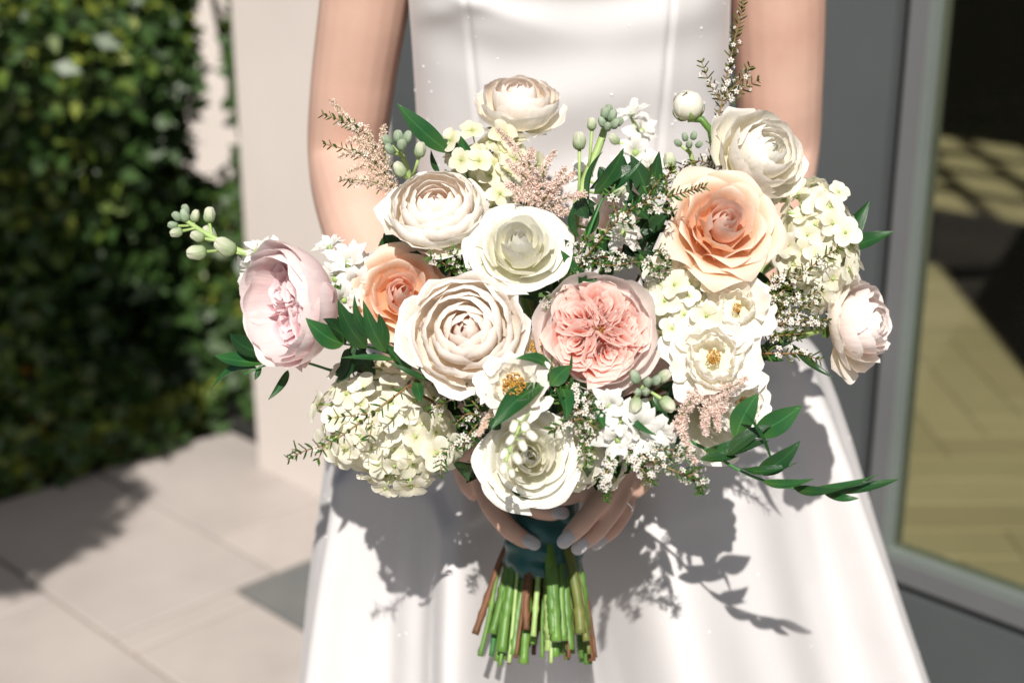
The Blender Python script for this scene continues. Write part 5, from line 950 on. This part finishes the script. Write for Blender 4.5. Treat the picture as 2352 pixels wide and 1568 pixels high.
stock('small dark bud spike left of the white ranunculus', [(1620, 460, 1.06), (1600, 400, 1.05), (1585, 350, 1.045), (1580, 330, 1.045)],
      [((1575, 325, 1.045), (-0.2, 1, 0.2), 24, 'budgrey', None), ((1590, 322, 1.045), (0.3, 1, 0.2), 24, 'budgrey', None), ((1565, 335, 1.042), (-0.8, 0.6, 0.2), 24, 'budgrey', (1585, 355, 1.045)), ((1598, 338, 1.04), (0.8, 0.6, 0.3), 22, 'budgrey', None), ((1582, 340, 1.036), (0, 0.7, 0.7), 24, 'budgrey', None), ((1540, 390, 1.05), (-0.15, 1, 0.3), 46, 'bud', (1600, 440, 1.05))], [], 0.0022)
stock('pale green bud cluster with white blossoms below the pink rose', [(1400, 1020, 1.02), (1440, 950, 0.99), (1470, 900, 0.97), (1485, 880, 0.962)],
      [((1465, 880, 0.955), (-0.4, 0.9, 0.4), 40, 'budgrey', None), ((1485, 885, 0.95), (0.1, 0.6, 0.9), 34, 'budgrey', None), ((1500, 880, 0.95), (0.5, 0.5, 0.8), 34, 'budgrey', None), ((1482, 900, 0.948), (0, 0.1, 1), 32, 'budgrey', None), ((1470, 900, 0.95), (-0.4, 0, 0.9), 30, 'budgrey', None), ((1512, 872, 0.955), (0.7, 0.5, 0.6), 42, 'bud', None), ((1465, 915, 0.952), (-0.3, -0.7, 0.6), 46, 'bud', None), ((1520, 915, 0.955), (0.6, -0.6, 0.6), 48, 'bud', (1480, 905, 0.965))],
      [((1400, 935, 0.96), (-0.2, 0.2, 1), 46, 9), ((1425, 965, 0.962), (0.1, 0.0, 1), 44, 8), ((1475, 985, 0.962), (0.2, 0.1, 1), 62, 9), ((1515, 1000, 0.965), (0.5, -0.1, 0.9), 48, 8), ((1420, 1010, 0.968), (-0.2, -0.2, 1), 50, 8)], 0.0028)
# nodding bell cluster in front of the lowest white rose
o = None
def bells(label, path, items):
    p0 = at(*path[0]); m = Matrix.Translation(p0); inv = m.inverted(); o = thing('bell_flower_sprig', label, 'bell flowers', m, GRP)
    pts = spline([at(*p) for p in path], 6); tube('stem', pts, 0.0009, 'stem_pale', o, 6, inv)
    th3, ph3 = np.meshgrid(np.linspace(0.05, PI - 0.35, 9), np.linspace(0, 2 * PI, 13), indexing='ij')
    rbell = np.sin(th3) ** 0.7 * 0.46 * (1 + 0.04 * np.cos(5 * ph3)); me = grid_mesh('bell', np.stack([rbell * np.cos(ph3), rbell * np.sin(ph3), 0.7 - 0.7 * np.cos(th3)], -1), 'white')
    cal = grid_mesh('calyx', np.stack([1.2 * rbell[:4] * np.cos(ph3[:4]), 1.2 * rbell[:4] * np.sin(ph3[:4]), 0.64 - 0.7 * np.cos(th3[:4])], -1), 'bud')
    for (bx, by, d), dr, spx in items:
        A = at(bx, by, d); z = view(dr); b = obj('bell', me, o, inv @ mtx(A, frame(z, UP), 0.74 * spx * PXM * d / 1.4)); obj('calyx', cal, b)
        q = min(pts, key=lambda p: (p - A).length); tube('bell_stalk', [q, q.lerp(A, 0.6) + UP * 0.001, A + z * 0.001], 0.0006, 'stem_pale', o, 5, inv)
    stem_to_bind(o, inv, p0, (BIND - p0).normalized(), 0.0014, 'stem', 'stalk')
bells('nodding white bell blossoms with green calyxes before the lowest white rose', [(1235, 935, 0.98), (1205, 960, 0.945), (1185, 1000, 0.935), (1165, 1050, 0.93), (1155, 1085, 0.93)],
      [((1185, 965, 0.937), (-0.3, -0.9, 0.3), 40), ((1205, 968, 0.932), (0.1, -0.9, 0.4), 44), ((1210, 990, 0.928), (0.7, -0.6, 0.4), 42), ((1180, 1000, 0.93), (-0.5, -0.7, 0.4), 36), ((1195, 1010, 0.928), (0.4, -0.9, 0.3), 38), ((1165, 1030, 0.93), (-0.5, -0.9, 0.2), 36), ((1180, 1040, 0.926), (0.5, -0.8, 0.3), 40), ((1158, 1060, 0.928), (-0.1, -1, 0.2), 38), ((1172, 1075, 0.927), (0.3, -1, 0.2), 30)])
# --- the ribbon round the stems
def satin_teal():
    m, nt, p, out = base_mat('teal_satin'); p.inputs['Base Color'].default_value = (0.004, 0.085, 0.082, 1); p.inputs['Roughness'].default_value = 0.33; p.inputs['Specular IOR Level'].default_value = 0.6
    p.inputs['Sheen Weight'].default_value = 0.3
    tc = nd(nt, 'ShaderNodeTexCoord'); mp = nd(nt, 'ShaderNodeMapping'); mp.inputs['Scale'].default_value = (60, 60, 900); nt.links.new(tc.outputs['Object'], mp.inputs[0]); add_noise_bump(nt, p, 1.0, 0.2, 0.001, vec=mp.outputs[0]); return m
M['teal'] = satin_teal()
rib = thing('ribbon', 'dark teal satin ribbon wrapped round the stems under the hands', 'ribbon', Matrix.Translation(BIND), None)
def ribbon_band(name, s0, s1, r0, r1, tilt, seed, parent, n=56, rows=12):
    rs = np.random.default_rng(seed); S, A = np.meshgrid(np.linspace(0, 1, rows), np.linspace(0, 2 * PI, n, endpoint=False), indexing='ij'); p = rs.uniform(0, 6.3, 4)
    r = r0 + (r1 - r0) * S + 0.0016 * np.sin(3 * A + p[0] + 2 * S) + 0.0007 * np.sin(7 * A + p[1] - 3 * S) + 0.0009 * np.sin(4 * PI * S + 3 * A + p[2])
    r[0] -= 0.001; r[-1] -= 0.0015
    h = s0 + (s1 - s0) * S + tilt * np.cos(A + 1.2) + 0.002 * np.sin(2 * A + p[3]) * S
    X, Y, Zc = np.array(DX), np.array(DY), np.array(AX)
    return obj(name, grid_mesh(name, (np.cos(A) * r)[..., None] * X + (np.sin(A) * r)[..., None] * Y + h[..., None] * Zc, 'teal', True), parent)
ribbon_band('band', -0.045, -0.004, 0.0290, 0.0300, 0.002, 1, rib); ribbon_band('band', -0.012, 0.026, 0.0308, 0.0304, -0.003, 2, rib); ribbon_band('band', 0.012, 0.043, 0.0315, 0.0296, 0.004, 3, rib)
